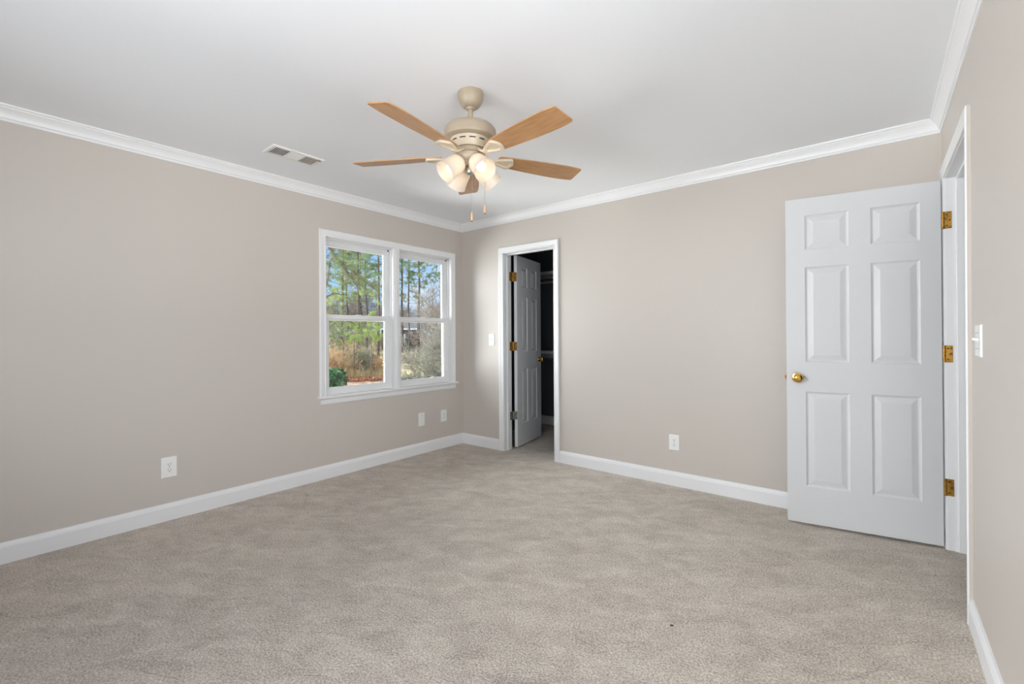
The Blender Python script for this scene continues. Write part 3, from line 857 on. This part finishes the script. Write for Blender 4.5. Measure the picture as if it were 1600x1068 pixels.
MULCH = ext_mat('red_brown_mulch', (0.24, 0.12, 0.075), (0.56, 0.38, 0.27), 2.2, lo=0.42, hi=0.58, sc3=(1, 3, 1))
LEAFL = ext_mat('leaf_litter', (0.30, 0.24, 0.17), (0.45, 0.36, 0.24), 2.0)
BARK = ext_mat('grey_brown_bark', (0.16, 0.13, 0.11), (0.30, 0.26, 0.22), 6.0)
BARKD = ext_mat('dark_pine_bark', (0.055, 0.043, 0.037), (0.11, 0.085, 0.07), 5.0)
BARKR = ext_mat('reddish_pine_bark', (0.12, 0.085, 0.07), (0.23, 0.17, 0.145), 5.0)
TWIG = ext_mat('pale_grey_twigs', (0.34, 0.31, 0.26), (0.20, 0.18, 0.145), 3.0)
TAN = ext_mat('tan_dry_stems', (0.50, 0.36, 0.22), (0.62, 0.50, 0.32), 4.0)
NEED = ext_mat('pine_needles', (0.11, 0.165, 0.07), (0.26, 0.30, 0.12), 1.4, trans=0.3)
NEEDB = ext_mat('blue_green_pine_needles', (0.12, 0.20, 0.12), (0.24, 0.33, 0.18), 1.1, trans=0.3)
NEEDL = ext_mat('bright_young_needles', (0.19, 0.28, 0.07), (0.36, 0.44, 0.13), 3.0, trans=0.35)
OLIVE = ext_mat('grey_olive_foliage', (0.20, 0.22, 0.13), (0.33, 0.34, 0.21), 3.0, trans=0.25)
EVER = ext_mat('glossy_dark_evergreen_leaf', (0.025, 0.085, 0.045), (0.12, 0.28, 0.12), 5.0, rough=0.35)
RUST = ext_mat('rusty_dead_leaf', (0.50, 0.26, 0.13), (0.64, 0.42, 0.22), 4.0, trans=0.3)
BROWNL = ext_mat('brown_dead_leaf', (0.34, 0.25, 0.17), (0.50, 0.38, 0.26), 4.0, trans=0.25)
SIDING = ext_mat('dark_grey_siding', (0.085, 0.088, 0.10), (0.13, 0.135, 0.15), 2.0)
WHITEP = mat('white_outdoor_paint', (0.80, 0.80, 0.80), 0.6)
ROOFM = ext_mat('grey_shingle', (0.20, 0.19, 0.19), (0.27, 0.26, 0.25), 6.0)

# ground
def patch(name, pts_fn, nx, ny, m_):
    mb = MB(); vs = [pts_fn(i/nx, j/ny) for j in range(ny+1) for i in range(nx+1)]
    fs = [(j*(nx+1)+i, j*(nx+1)+i+1, (j+1)*(nx+1)+i+1, (j+1)*(nx+1)+i) for j in range(ny) for i in range(nx)]
    mb.add(vs, fs); return struct(mb.build(name, m_, smooth=60))
def lawn_pt(u, v):
    b = 20+60*u; d = 5+(v**1.8)*150
    p = at(b, d); p.z += rnd.uniform(-.02, .02); return p
patch('lawn', lawn_pt, 50, 60, GRASS)
def mulch_pt(u, v):
    b = 50+31*u; edge = 19.4+0.8*math.sin(b*0.9)+(max(0, 54-b))*-0.55; d = 6+(edge-6)*v
    p = at(b, d); p.z += 0.03+rnd.uniform(-.02, .02)*(v > 0.3)-0.05*(v == 1)-0.05*(u in (0, 1)); return p
patch('mulch_bed', mulch_pt, 46, 40, MULCH)
def litter_pt(u, v):
    b = 22+58*u; d = 56+96*v
    p = at(b, d); p.z += 0.05+rnd.uniform(-.03, .03); return p
patch('forest_floor', litter_pt, 30, 20, LEAFL)

# ---- generators (all heights in metres, base at the origin)
def tuft(mb, p, n, L_, w_, r_, spread=1.0, dirv=None):
    for _ in range(n):
        d = Vector((r_.gauss(0, 1), r_.gauss(0, 1), r_.gauss(0.25, 0.8)))
        if dirv: d += dirv*1.6
        d.normalize(); o_ = p+Vector((r_.uniform(-1, 1), r_.uniform(-1, 1), r_.uniform(-1, 1)))*L_*0.35*spread
        s_ = d.cross(Vector((r_.uniform(-1, 1), r_.uniform(-1, 1), r_.uniform(-1, 1))))
        if s_.length < 1e-3: continue
        s_ = s_.normalized()*w_*0.5; l_ = L_*r_.uniform(0.6, 1.1)
        mb.add([o_-s_, o_+s_, o_+s_*0.3+d*l_, o_-s_*0.3+d*l_], [(0, 1, 2, 3)])
def wiggle(a, b, n, amp, r_):
    a, b = Vector(a), Vector(b); L_ = (b-a).length; pts = []
    off = Vector((0, 0, 0))
    for i in range(n+1):
        t = i/n
        if 0 < i: off += Vector((r_.gauss(0, 1), r_.gauss(0, 1), r_.gauss(0, .6)))*amp*L_/n
        pts.append(a.lerp(b, t)+off)
    return pts
def pine(seed, h, r0, crown_from, nbr, blen, needles, bark, tuft_n=26, needle_len=0.26, needle_w=0.022, tufts=5, lean=(0, 0)):
    r_ = random.Random(seed); root = empty('pine_tree')
    tr = MB(); pts = wiggle((0, 0, -0.2), (lean[0], lean[1], h), 9, 0.035, r_)
    tr.tube(pts, [r0*(1-0.85*i/9) for i in range(10)], 8)
    fo = MB()
    def on(t): 
        k = min(8, int(t*9)); return pts[k].lerp(pts[k+1], t*9-k)
    for i in range(nbr):
        t = crown_from+(0.99-crown_from)*(i+r_.random()*.5)/nbr
        a = i*2.399+r_.uniform(-.4, .4); p = on(t); L_ = blen*(1.15-0.75*(t-crown_from)/(1-crown_from))*r_.uniform(.6, 1.1)
        e_ = p+Vector((math.cos(a)*L_, math.sin(a)*L_, L_*r_.uniform(-.15, .5)))
        bp = wiggle(p, e_, 4, 0.22, r_); tr.tube(bp, [r0*.17, r0*.13, r0*.09, r0*.06, .006], 4, cap=False)
        for q in range(tufts):
            k = r_.uniform(0.35, 1.0); j = min(3, int(k*4)); c_ = bp[j].lerp(bp[j+1], k*4-j)
            c_ = c_+Vector((r_.gauss(0, .16), r_.gauss(0, .16), r_.gauss(.05, .10)))*L_*0.45
            tr.tube([bp[j], c_], [r0*.06, .006], 3, cap=False)
            tuft(fo, c_, tuft_n, needle_len, needle_w, r_, 1.4)
    # dead lower stubs
    for i in range(7):
        t = r_.uniform(0.15, crown_from); p = on(t); a = r_.uniform(0, 6.28); L_ = r_.uniform(.3, .9)
        tr.tube([p, p+Vector((math.cos(a)*L_, math.sin(a)*L_, r_.uniform(-.1, .25)))], [r0*.1, .006], 3, cap=False)
    tr.build('trunk', bark, root, smooth=60, fix=False); fo.build('foliage', needles, root, fix=False)
    return root
def bare(seed, h, r0, bark, depth=5, spread=0.55, first=0.28, name='bare_tree', leaf=None, leaf_n=0, leaf_w=0.05, stems=1, stem_spread=0.0, gravity=0.0, minr=0.004):
    r_ = random.Random(seed); root = empty(name); tr = MB(); fo = MB()
    def grow(p, d, L_, rad, dep):
        n = 3; pts = [p]; dd = d.copy()
        for i in range(n):
            dd = (dd+Vector((r_.gauss(0, .13), r_.gauss(0, .13), r_.gauss(0.03-gravity, .08)))).normalized(); pts.append(pts[-1]+dd*L_/n)
        tr.tube(pts, [max(minr, rad*(1-.3*i/n)) for i in range(n+1)], 5 if dep > 3 else 3, cap=False)
        if leaf and dep <= 1:
            for _ in range(leaf_n):
                c_ = pts[1].lerp(pts[-1], r_.random()); tuft(fo, c_, 1, leaf_w*1.6, leaf_w, r_)
        if dep <= 0: return
        k = 3 if dep > 1 else 3
        for j in range(k):
            t = 1.0 if j == 0 else r_.uniform(0.35, 0.95); q = pts[min(n-1, int(t*n))].lerp(pts[min(n, int(t*n)+1)], 0.5) if t < 1 else pts[-1]
            nd = (dd+Vector((r_.gauss(0, 1), r_.gauss(0, 1), r_.gauss(.1, .6)))*spread).normalized()
            grow(q, nd, L_*r_.uniform(.6, .82), rad*(.56 if j else .68), dep-1)
    for s_ in range(stems):
        a = r_.uniform(0, 6.28); sp = stem_spread*r_.uniform(.3, 1)
        d = Vector((math.cos(a)*sp, math.sin(a)*sp, 1)).normalized()
        grow(Vector((math.cos(a)*.15*stem_spread, math.sin(a)*.15*stem_spread, -.15)), d, h*first*r_.uniform(.8, 1.1), r0, depth)
    tr.build('branches' if stems > 1 else 'trunk', bark, root, fix=False)
    if leaf: fo.build('foliage', leaf, root, fix=False)
    return root
used = set()
def put(proto, bearing, dist, label, cat, group=None, scale=1.0, rz=None, z=None):
    o_ = proto if proto.name not in used else copy_tree(proto)
    used.add(proto.name)
    o_.location = at(bearing, dist, z); o_.rotation_euler = (0, 0, rnd.uniform(0, 6.28) if rz is None else rz); o_.scale = (scale,)*3
    for k in ('group',):
        if k in o_: del o_[k]
    return tag(o_, label, cat, group)

# tall loblolly-like pines standing on the far side of the lawn
PA = pine(3, 15, 0.15, 0.42, 40, 2.7, NEED, BARKD, 30, .17, .026, 12)
PB = pine(9, 16, 0.13, 0.44, 38, 2.4, NEEDB, BARKD, 30, .17, .026, 12)
PC = pine(14, 13, 0.11, 0.36, 36, 2.3, NEED, BARKD, 30, .17, .026, 11)
for prt, b, d, s_, lab, g in (
    (PA, 59.05, 44, 1.0, 'tall pine with a dark trunk, leftmost of the row seen through the left window pane', None),
    (PC, 58.4, 50, 1.05, 'slim pine just right of the leftmost tall pine across the lawn', None),
    (PB, 57.1, 43, 1.0, 'tall blue-green pine in the middle of the left window pane', None),
    (PA, 56.7, 55, 1.1, 'farther pine with thin trunk behind the middle of the left window pane', None),
    (PC, 56.2, 46, 1.1, 'pine with straight dark trunk right of the middle of the left pane', None),
    (PB, 54.85, 42, 0.98, 'pine with kinked dark trunk at the right edge of the left pane', None),
    (PB, 52.05, 48, 1.05, 'dark-trunked pine at the left side of the right window pane', None),
    (PC, 51.2, 52, 1.15, 'thin pine between two thicker trunks in the right window pane', None),
    (PA, 50.15, 47, 1.05, 'thick-trunked pine in the middle of the right window pane', None),
    (PA, 63.0, 50, 1.0, 'pines beyond the lawn outside the window opening', 'pines beyond the lawn at the sides'),
    (PB, 65.5, 46, 1.0, 'pines beyond the lawn outside the window opening', 'pines beyond the lawn at the sides'),
    (PB, 46.0, 50, 1.0, 'pines beyond the lawn outside the window opening', 'pines beyond the lawn at the sides')):
    put(prt, b, d, lab, 'tree', g, s_)

# leaning pine with a long drooping bough, close to the house on the left
lp = empty('leaning_pine'); tr = MB(); fo = MB(); fo2 = MB(); r_ = random.Random(21)
base_p = at(62.3, 17.0); lat = Vector((math.cos(R(58)), math.sin(R(58)), 0)); fwd = Vector((-math.sin(R(60)), math.cos(R(60)), 0))
def lpnt(px_, up_, back=0.0): return lat*px_+Vector((0, 0, up_))+fwd*back
trunk = [lpnt(0.20, -0.2), lpnt(0.28, 1.6), lpnt(0.34, 3.0), lpnt(0.20, 4.4, .1), lpnt(0.0, 6.0, .2), lpnt(-0.2, 9.0, .4)]
tr.tube(trunk, [.13, .12, .105, .09, .08, .04], 8)
def bough(pts, r0, nt, spread, mbn, ln=0.12, nn=30):
    nt = int(nt*2.2)
    pts = [Vector(p) for p in pts]; n = len(pts)-1
    tr.tube(pts, [max(.008, r0*(1-.8*i/n)) for i in range(n+1)], 5, cap=False)
    for _ in range(nt):
        t = r_.uniform(.15, 1)*n; k = min(n-1, int(t)); c_ = pts[k].lerp(pts[k+1], t-k)
        e_ = c_+Vector((r_.gauss(0, 1), r_.gauss(0, 1), r_.gauss(0, .8)))*spread
        tr.tube([c_, c_.lerp(e_, .5)+Vector((0, 0, .04)), e_], [.012, .008, .004], 3, cap=False)
        tuft(mbn, e_, nn, ln, 0.011, r_, 1.6)
bough([lpnt(-0.1, 5.75, .1), lpnt(0.45, 5.15, .2), lpnt(0.85, 4.55, .3), lpnt(1.25, 4.0, .3), lpnt(1.55, 3.55, .4)], .085, 26, .30, fo)
bough([lpnt(0.85, 4.55, .3), lpnt(1.3, 4.25, .5), lpnt(1.9, 3.75, .6), lpnt(2.3, 3.45, .7)], .04, 26, .32, fo)
bough([lpnt(0.6, 4.9, .2), lpnt(1.2, 5.1, .4), lpnt(1.9, 5.35, .6), lpnt(2.6, 5.2, .8)], .045, 34, .36, fo)
bough([lpnt(0.3, 5.3, .2), lpnt(0.7, 5.6, .4), lpnt(1.3, 5.7, .3)], .04, 22, .3, fo)
bough([lpnt(0.34, 3.0), lpnt(0.52, 3.9), lpnt(0.60, 4.5, -.1), lpnt(0.9, 4.75, -.1)], .05, 8, .22, fo)
bough([lpnt(0.34, 3.1), lpnt(0.7, 3.35, .2), lpnt(1.0, 3.3, .3)], .03, 8, .16, fo2, .11, 40)
bough([lpnt(0.3, 2.3), lpnt(0.9, 2.55, .3), lpnt(1.5, 2.2, .5)], .03, 10, .2, fo)
bough([lpnt(1.5, 3.6, .4), lpnt(1.9, 3.3, .5), lpnt(2.3, 3.25, .5)], .02, 6, .14, fo2, .11, 36)
tr.build('trunk', BARKR, lp, smooth=60, fix=False); fo.build('foliage', NEED, lp, fix=False); 
f2 = fo2.build('foliage', NEEDL, lp, fix=False); f2['label'] = 'bright yellow-green needle clusters'
lp.location = base_p
tag(lp, 'leaning reddish pine with a long drooping bough at the left edge of the window', 'tree')

# bare woods at the back
B1 = bare(31, 10.5, 0.10, BARK, depth=6, first=.27, minr=.010)
B2 = bare(32, 9.5, 0.08, TWIG, depth=6, spread=.55, first=.27, minr=.010)
B3 = bare(33, 10.0, 0.09, BARK, depth=6, spread=.45, first=.28, minr=.010)
r_ = random.Random(77)
for i in range(96):
    b = 38+30*((i*0.618034) % 1.0); d = 56+r_.random()*34
    if abs(b-51.9) < 1.2 and d < 70: d += 14
    put((B1, B2, B3)[i % 3], b, d, 'leafless grey-brown tree in the woods across the lawn', 'tree', 'bare trees in the far woods', r_.uniform(.72, 1.05))
# undergrowth in front of the woods
U1 = bare(41, 2.6, 0.03, TWIG, depth=4, spread=.6, first=.32, name='bare_bush', stems=6, stem_spread=.5, minr=.008)
U2 = bare(42, 2.4, 0.03, BARK, depth=4, spread=.6, first=.32, name='bare_bush', leaf=BROWNL, leaf_n=3, leaf_w=.035, stems=6, stem_spread=.5, minr=.008)
for i in range(60):
    b = 38+30*((i*0.7548) % 1.0); d = 50+r_.random()*12
    if 51.0 < b < 53.2: continue
    put((U1, U2)[i % 2], b, d, 'low leafless bush along the edge of the far woods', 'bush', 'bushes along the far woods', r_.uniform(.9, 1.5))

# young pines and dry growth behind the mulch bed (left pane)
Y1 = pine(51, 2.6, .026, .60, 11, .36, NEEDL, BARKR, tuft_n=30, needle_len=.11, needle_w=.009, tufts=6)
Y2 = pine(52, 2.5, .022, .55, 12, .38, NEED, BARKR, tuft_n=26, needle_len=.11, needle_w=.009, tufts=5)
Y1.name = 'young_pine'; Y2.name = 'young_pine'
for prt, b, d, s_, lab in (
    (Y2, 60.0, 20.5, 1.0, 'young pine with a thin stem at the left of the dry thicket'),
    (Y2, 58.9, 21.5, 1.06, 'green young pine standing second from the left in the dry thicket'),
    (Y1, 57.6, 20.2, .98, 'bright green young pine in the middle of the dry thicket'),
    (Y2, 56.9, 22.5, 1.05, 'young pine close behind the bright green middle one'),
    (Y1, 55.75, 19.8, 1.08, 'tallest bright green young pine at the right of the dry thicket'),
    (Y1, 54.9, 21.0, 1.0, 'yellow-green young pine at the right edge of the left window pane'),
    (Y2, 62.3, 21, 1.0, 'young pine hidden left of the window opening'),
    (Y2, 53.4, 23.5, .7, 'small young pine behind the window mullion')):
    put(prt, b, d, lab, 'tree', None, s_)
D1 = bare(61, 2.2, .020, TAN, depth=5, spread=.36, first=.34, name='dry_shrub', stems=4, stem_spread=.28, minr=.0045)
D2 = bare(62, 1.9, .018, TAN, depth=5, spread=.40, first=.34, name='dry_shrub', leaf=RUST, leaf_n=4, leaf_w=.024, stems=4, stem_spread=.32, minr=.0045)
D3 = bare(63, 2.1, .022, TWIG, depth=5, spread=.40, first=.34, name='dry_shrub', leaf=OLIVE, leaf_n=4, leaf_w=.024, stems=4, stem_spread=.32, minr=.0045)
for i, (b, d) in enumerate([(60.6, 20.3), (60.2, 22.5), (59.7, 20.8), (58.9, 21.8), (58.2, 20.6), (57.4, 22.4), (56.6, 20.7), (56.1, 22.2), (55.2, 21.8), (54.7, 20.9), (61.4, 21.0), (62.5, 20.5), (59.9, 25.5), (56.4, 26.5)]):
    k = (1, 0, 1, 2, 0, 0, 2, 0, 2, 1, 1, 0, 0, 2)[i]
    put((D1, D2, D3)[k], b, d, ('tan leafless shrub in the dry thicket behind the mulch', 'rust-leaved dry shrub in the thicket behind the mulch', 'olive-leaved shrub in the dry thicket behind the mulch')[k], 'bush',
        ('tan shrubs in the thicket', 'rust-leaved shrubs in the thicket', 'olive shrubs in the thicket')[k], rnd.uniform(.7, .92))
# dark broad-leaved evergreen bush
r_ = random.Random(5); eb = empty('evergreen_bush'); fo = MB(); st = MB()
for i in range(520):
    a = r_.uniform(0, 6.28); q = r_.random()**.5; zz = r_.uniform(.05, .56); rr = .52*q*math.sqrt(max(0, 1-(zz-.15)**2/.30))
    p = Vector((math.cos(a)*rr, math.sin(a)*rr, zz)); tuft(fo, p, 5, .085, .034, r_)
for i in range(14):
    a = r_.uniform(0, 6.28); st.tube([(0, 0, -.1), (math.cos(a)*.2, math.sin(a)*.2, .25), (math.cos(a)*.42, math.sin(a)*.42, .5)], [.012, .009, .005], 4, cap=False)
fo.build('foliage', EVER, eb, fix=False); st.build('branches', BARK, eb, fix=False)
eb.scale = (1.15, 1.15, 1.15); eb.location = at(60.3, 17.2); tag(eb, 'low dark green broad-leaved evergreen bush at the left edge of the mulch', 'bush')
# dry grass between the stems
r_ = random.Random(8); mb = MB()
for i in range(9000):
    b = 53.4+9.5*r_.random(); d = 19.8+8*r_.random()**1.3; p = at(b, d); hgt = r_.uniform(.15, .55)
    a = r_.uniform(0, 6.28); s_ = Vector((math.cos(a), math.sin(a), 0))*.009; q = p+Vector((r_.gauss(0, .12), r_.gauss(0, .12), hgt))
    mb.add([p-s_, p+s_, q], [(0, 1, 2)])
tag(mb.build('dry_grass', ext_mat('straw', (0.70, 0.58, 0.33), (0.55, 0.42, 0.22), 3.0, trans=.3), fix=False), 'straw-coloured dry grass growing between the thicket stems', 'grass', kind='stuff')
# fallen leaves at the thicket's foot
mb = MB()
for i in range(8000):
    b = 53.6+9*r_.random(); d = 18.9+1.6*r_.random(); p = at(b, d)+Vector((0, 0, .04+r_.random()*.10)); tuft(mb, p, 1, .055, .04, r_)
tag(mb.build('fallen_leaves', ext_mat('red_brown_fallen_leaf', (0.26, 0.11, 0.06), (0.55, 0.28, 0.17), 5.0), fix=False), 'red-brown fallen leaves along the back edge of the mulch', 'leaves', kind='stuff')

BARKM = ext_mat('mossy_dead_wood', (0.17, 0.165, 0.125), (0.36, 0.34, 0.28), 5.0)
# right pane: near bare tree with brown leaves, bushes and a brush pile
N1 = bare(71, 8.0, .085, BARK, depth=7, spread=.48, first=.26, name='bare_tree', leaf=BROWNL, leaf_n=1, leaf_w=.022, minr=.0035)
put(N1, 45.9, 19.5, 'near leafless tree with a few brown leaves at the right edge of the window', 'tree', rz=2.2)
N2 = bare(73, 5.0, .045, BARK, depth=6, spread=.45, first=.30, name='bare_tree', stems=3, stem_spread=.7, minr=.0035)
put(N2, 47.7, 18.5, 'multi-stemmed bare tree with slanting dark stems in the right pane', 'tree', rz=.6)
G1 = bare(72, 2.7, .026, TWIG, depth=6, spread=.5, first=.24, name='grey_bush', leaf=OLIVE, leaf_n=1, leaf_w=.022, stems=5, stem_spread=.8, minr=.003)
G2 = bare(75, 2.5, .024, TWIG, depth=6, spread=.55, first=.24, name='grey_bush', stems=4, stem_spread=.9, minr=.003)
for prt, b, d, s_, lab in ((G2, 48.5, 16.2, .45, 'tangled pale grey bush in front of the slanting stems in the right pane'),
                    (G1, 46.8, 15.9, .60, 'tangled grey-green bush nearest the right window edge'),
                    (G2, 50.6, 22.0, .30, 'smaller pale bush in front of the tan lawn in the right pane'),
                    (G1, 47.6, 18.6, .9, 'tall grey-green bush behind another bush at the right window edge'),
                    (G1, 45.6, 15.0, 1.0, 'grey-green bush right of the window opening')):
    put(prt, b, d, lab, 'bush', None, s_)
T1 = bare(91, 4.0, .030, TWIG, depth=6, spread=.42, first=.27, name='tall_shrub', stems=4, stem_spread=.7, minr=.003)
T2 = bare(92, 3.6, .028, BARK, depth=6, spread=.45, first=.27, name='tall_shrub', leaf=OLIVE, leaf_n=1, leaf_w=.02, stems=4, stem_spread=.8, minr=.003)
for prt, b, d, s_, lab in ((T1, 48.5, 18.2, .72, 'tall sparse grey shrub at the middle of the right pane, twigs over the lawn'),
                    (T2, 47.7, 17.0, .85, 'tall brownish sparse shrub right of the middle of the right pane'),
                    (T2, 46.9, 17.4, 1.0, 'tall brownish shrub crowding the right edge of the right pane'),
                    (T1, 45.2, 16.5, 1.0, 'tall grey shrub just outside the right window edge')):
    put(prt, b, d, lab, 'bush', None, s_)
def brush(seed, n, rad, hh):
    r_ = random.Random(seed); mb = MB()
    for i in range(n):
        a = r_.uniform(0, 6.28); q = rad*r_.random()**.5; x, y = math.cos(a)*q*1.5, math.sin(a)*q
        z = max(.03, hh*(1-q/rad)*r_.uniform(.3, 1.0)); d = Vector((r_.gauss(0, 1), r_.gauss(0, 1), r_.gauss(0, .28))).normalized(); L_ = r_.uniform(.25, .9)
        p = Vector((x, y, z)); mb.tube(wiggle(p-d*L_*.5, p+d*L_*.5, 4, .13, r_), [r_.uniform(.005, .014)]*5 if i % 14 else [.04, .038, .034, .03, .02], 3 if i % 14 else 6, cap=False)
    return mb
for prt, b, d, seed, lab in (('brush_pile', 50.8, 15.9, 81, 'pile of fallen grey branches at the lower left of the right pane'),
                       ('brush_pile', 49.3, 15.2, 82, 'pile of fallen branches at the lower middle of the right pane'),
                       ('brush_pile', 47.0, 14.9, 83, 'pile of fallen branches under the right window edge')):
    o_ = brush(seed, 800, .9, .62 if seed != 83 else .85).build(prt, BARKM, fix=False); o_.location = at(b, d); o_.rotation_euler = (0, 0, R(50)); tag(o_, lab, 'brush pile')

# dark grey shed with pale trim beyond the lawn
sh_ = empty('shed', at(52.05, 58)); sh_.rotation_euler = (0, 0, R(52))
m = MB(); m.box((-2.6, 0, -.4), (2.0, 4, 2.5)); m.build('wall', SIDING, sh_)
m = MB(); m.add([(-2.8, -.3, 2.45), (2.2, -.3, 2.45), (2.2, 4.3, 2.45), (-2.8, 4.3, 2.45), (-2.8, 2, 3.7), (2.2, 2, 3.7)], [(0, 1, 5, 4), (2, 3, 4, 5), (0, 4, 3), (1, 2, 5), (0, 3, 2, 1)]); m.build('roof', ROOFM, sh_)
for x in (-2.6, -1.3, 0.9, 1.9):
    m = MB(); m.box((x, -.06, -.4), (x+.12, 0, 2.45)); m.build('corner_trim', WHITEP, sh_)
m = MB(); m.box((-.6, -.05, .9), (.4, 0, 1.9)); m.build('window', WHITEP, sh_)
m = MB(); m.box((-2.7, -.35, 2.42), (2.1, -.28, 2.62)); m.build('fascia', WHITEP, sh_)
tag(sh_, 'dark grey shed with white trim at the far end of the lawn', 'shed')
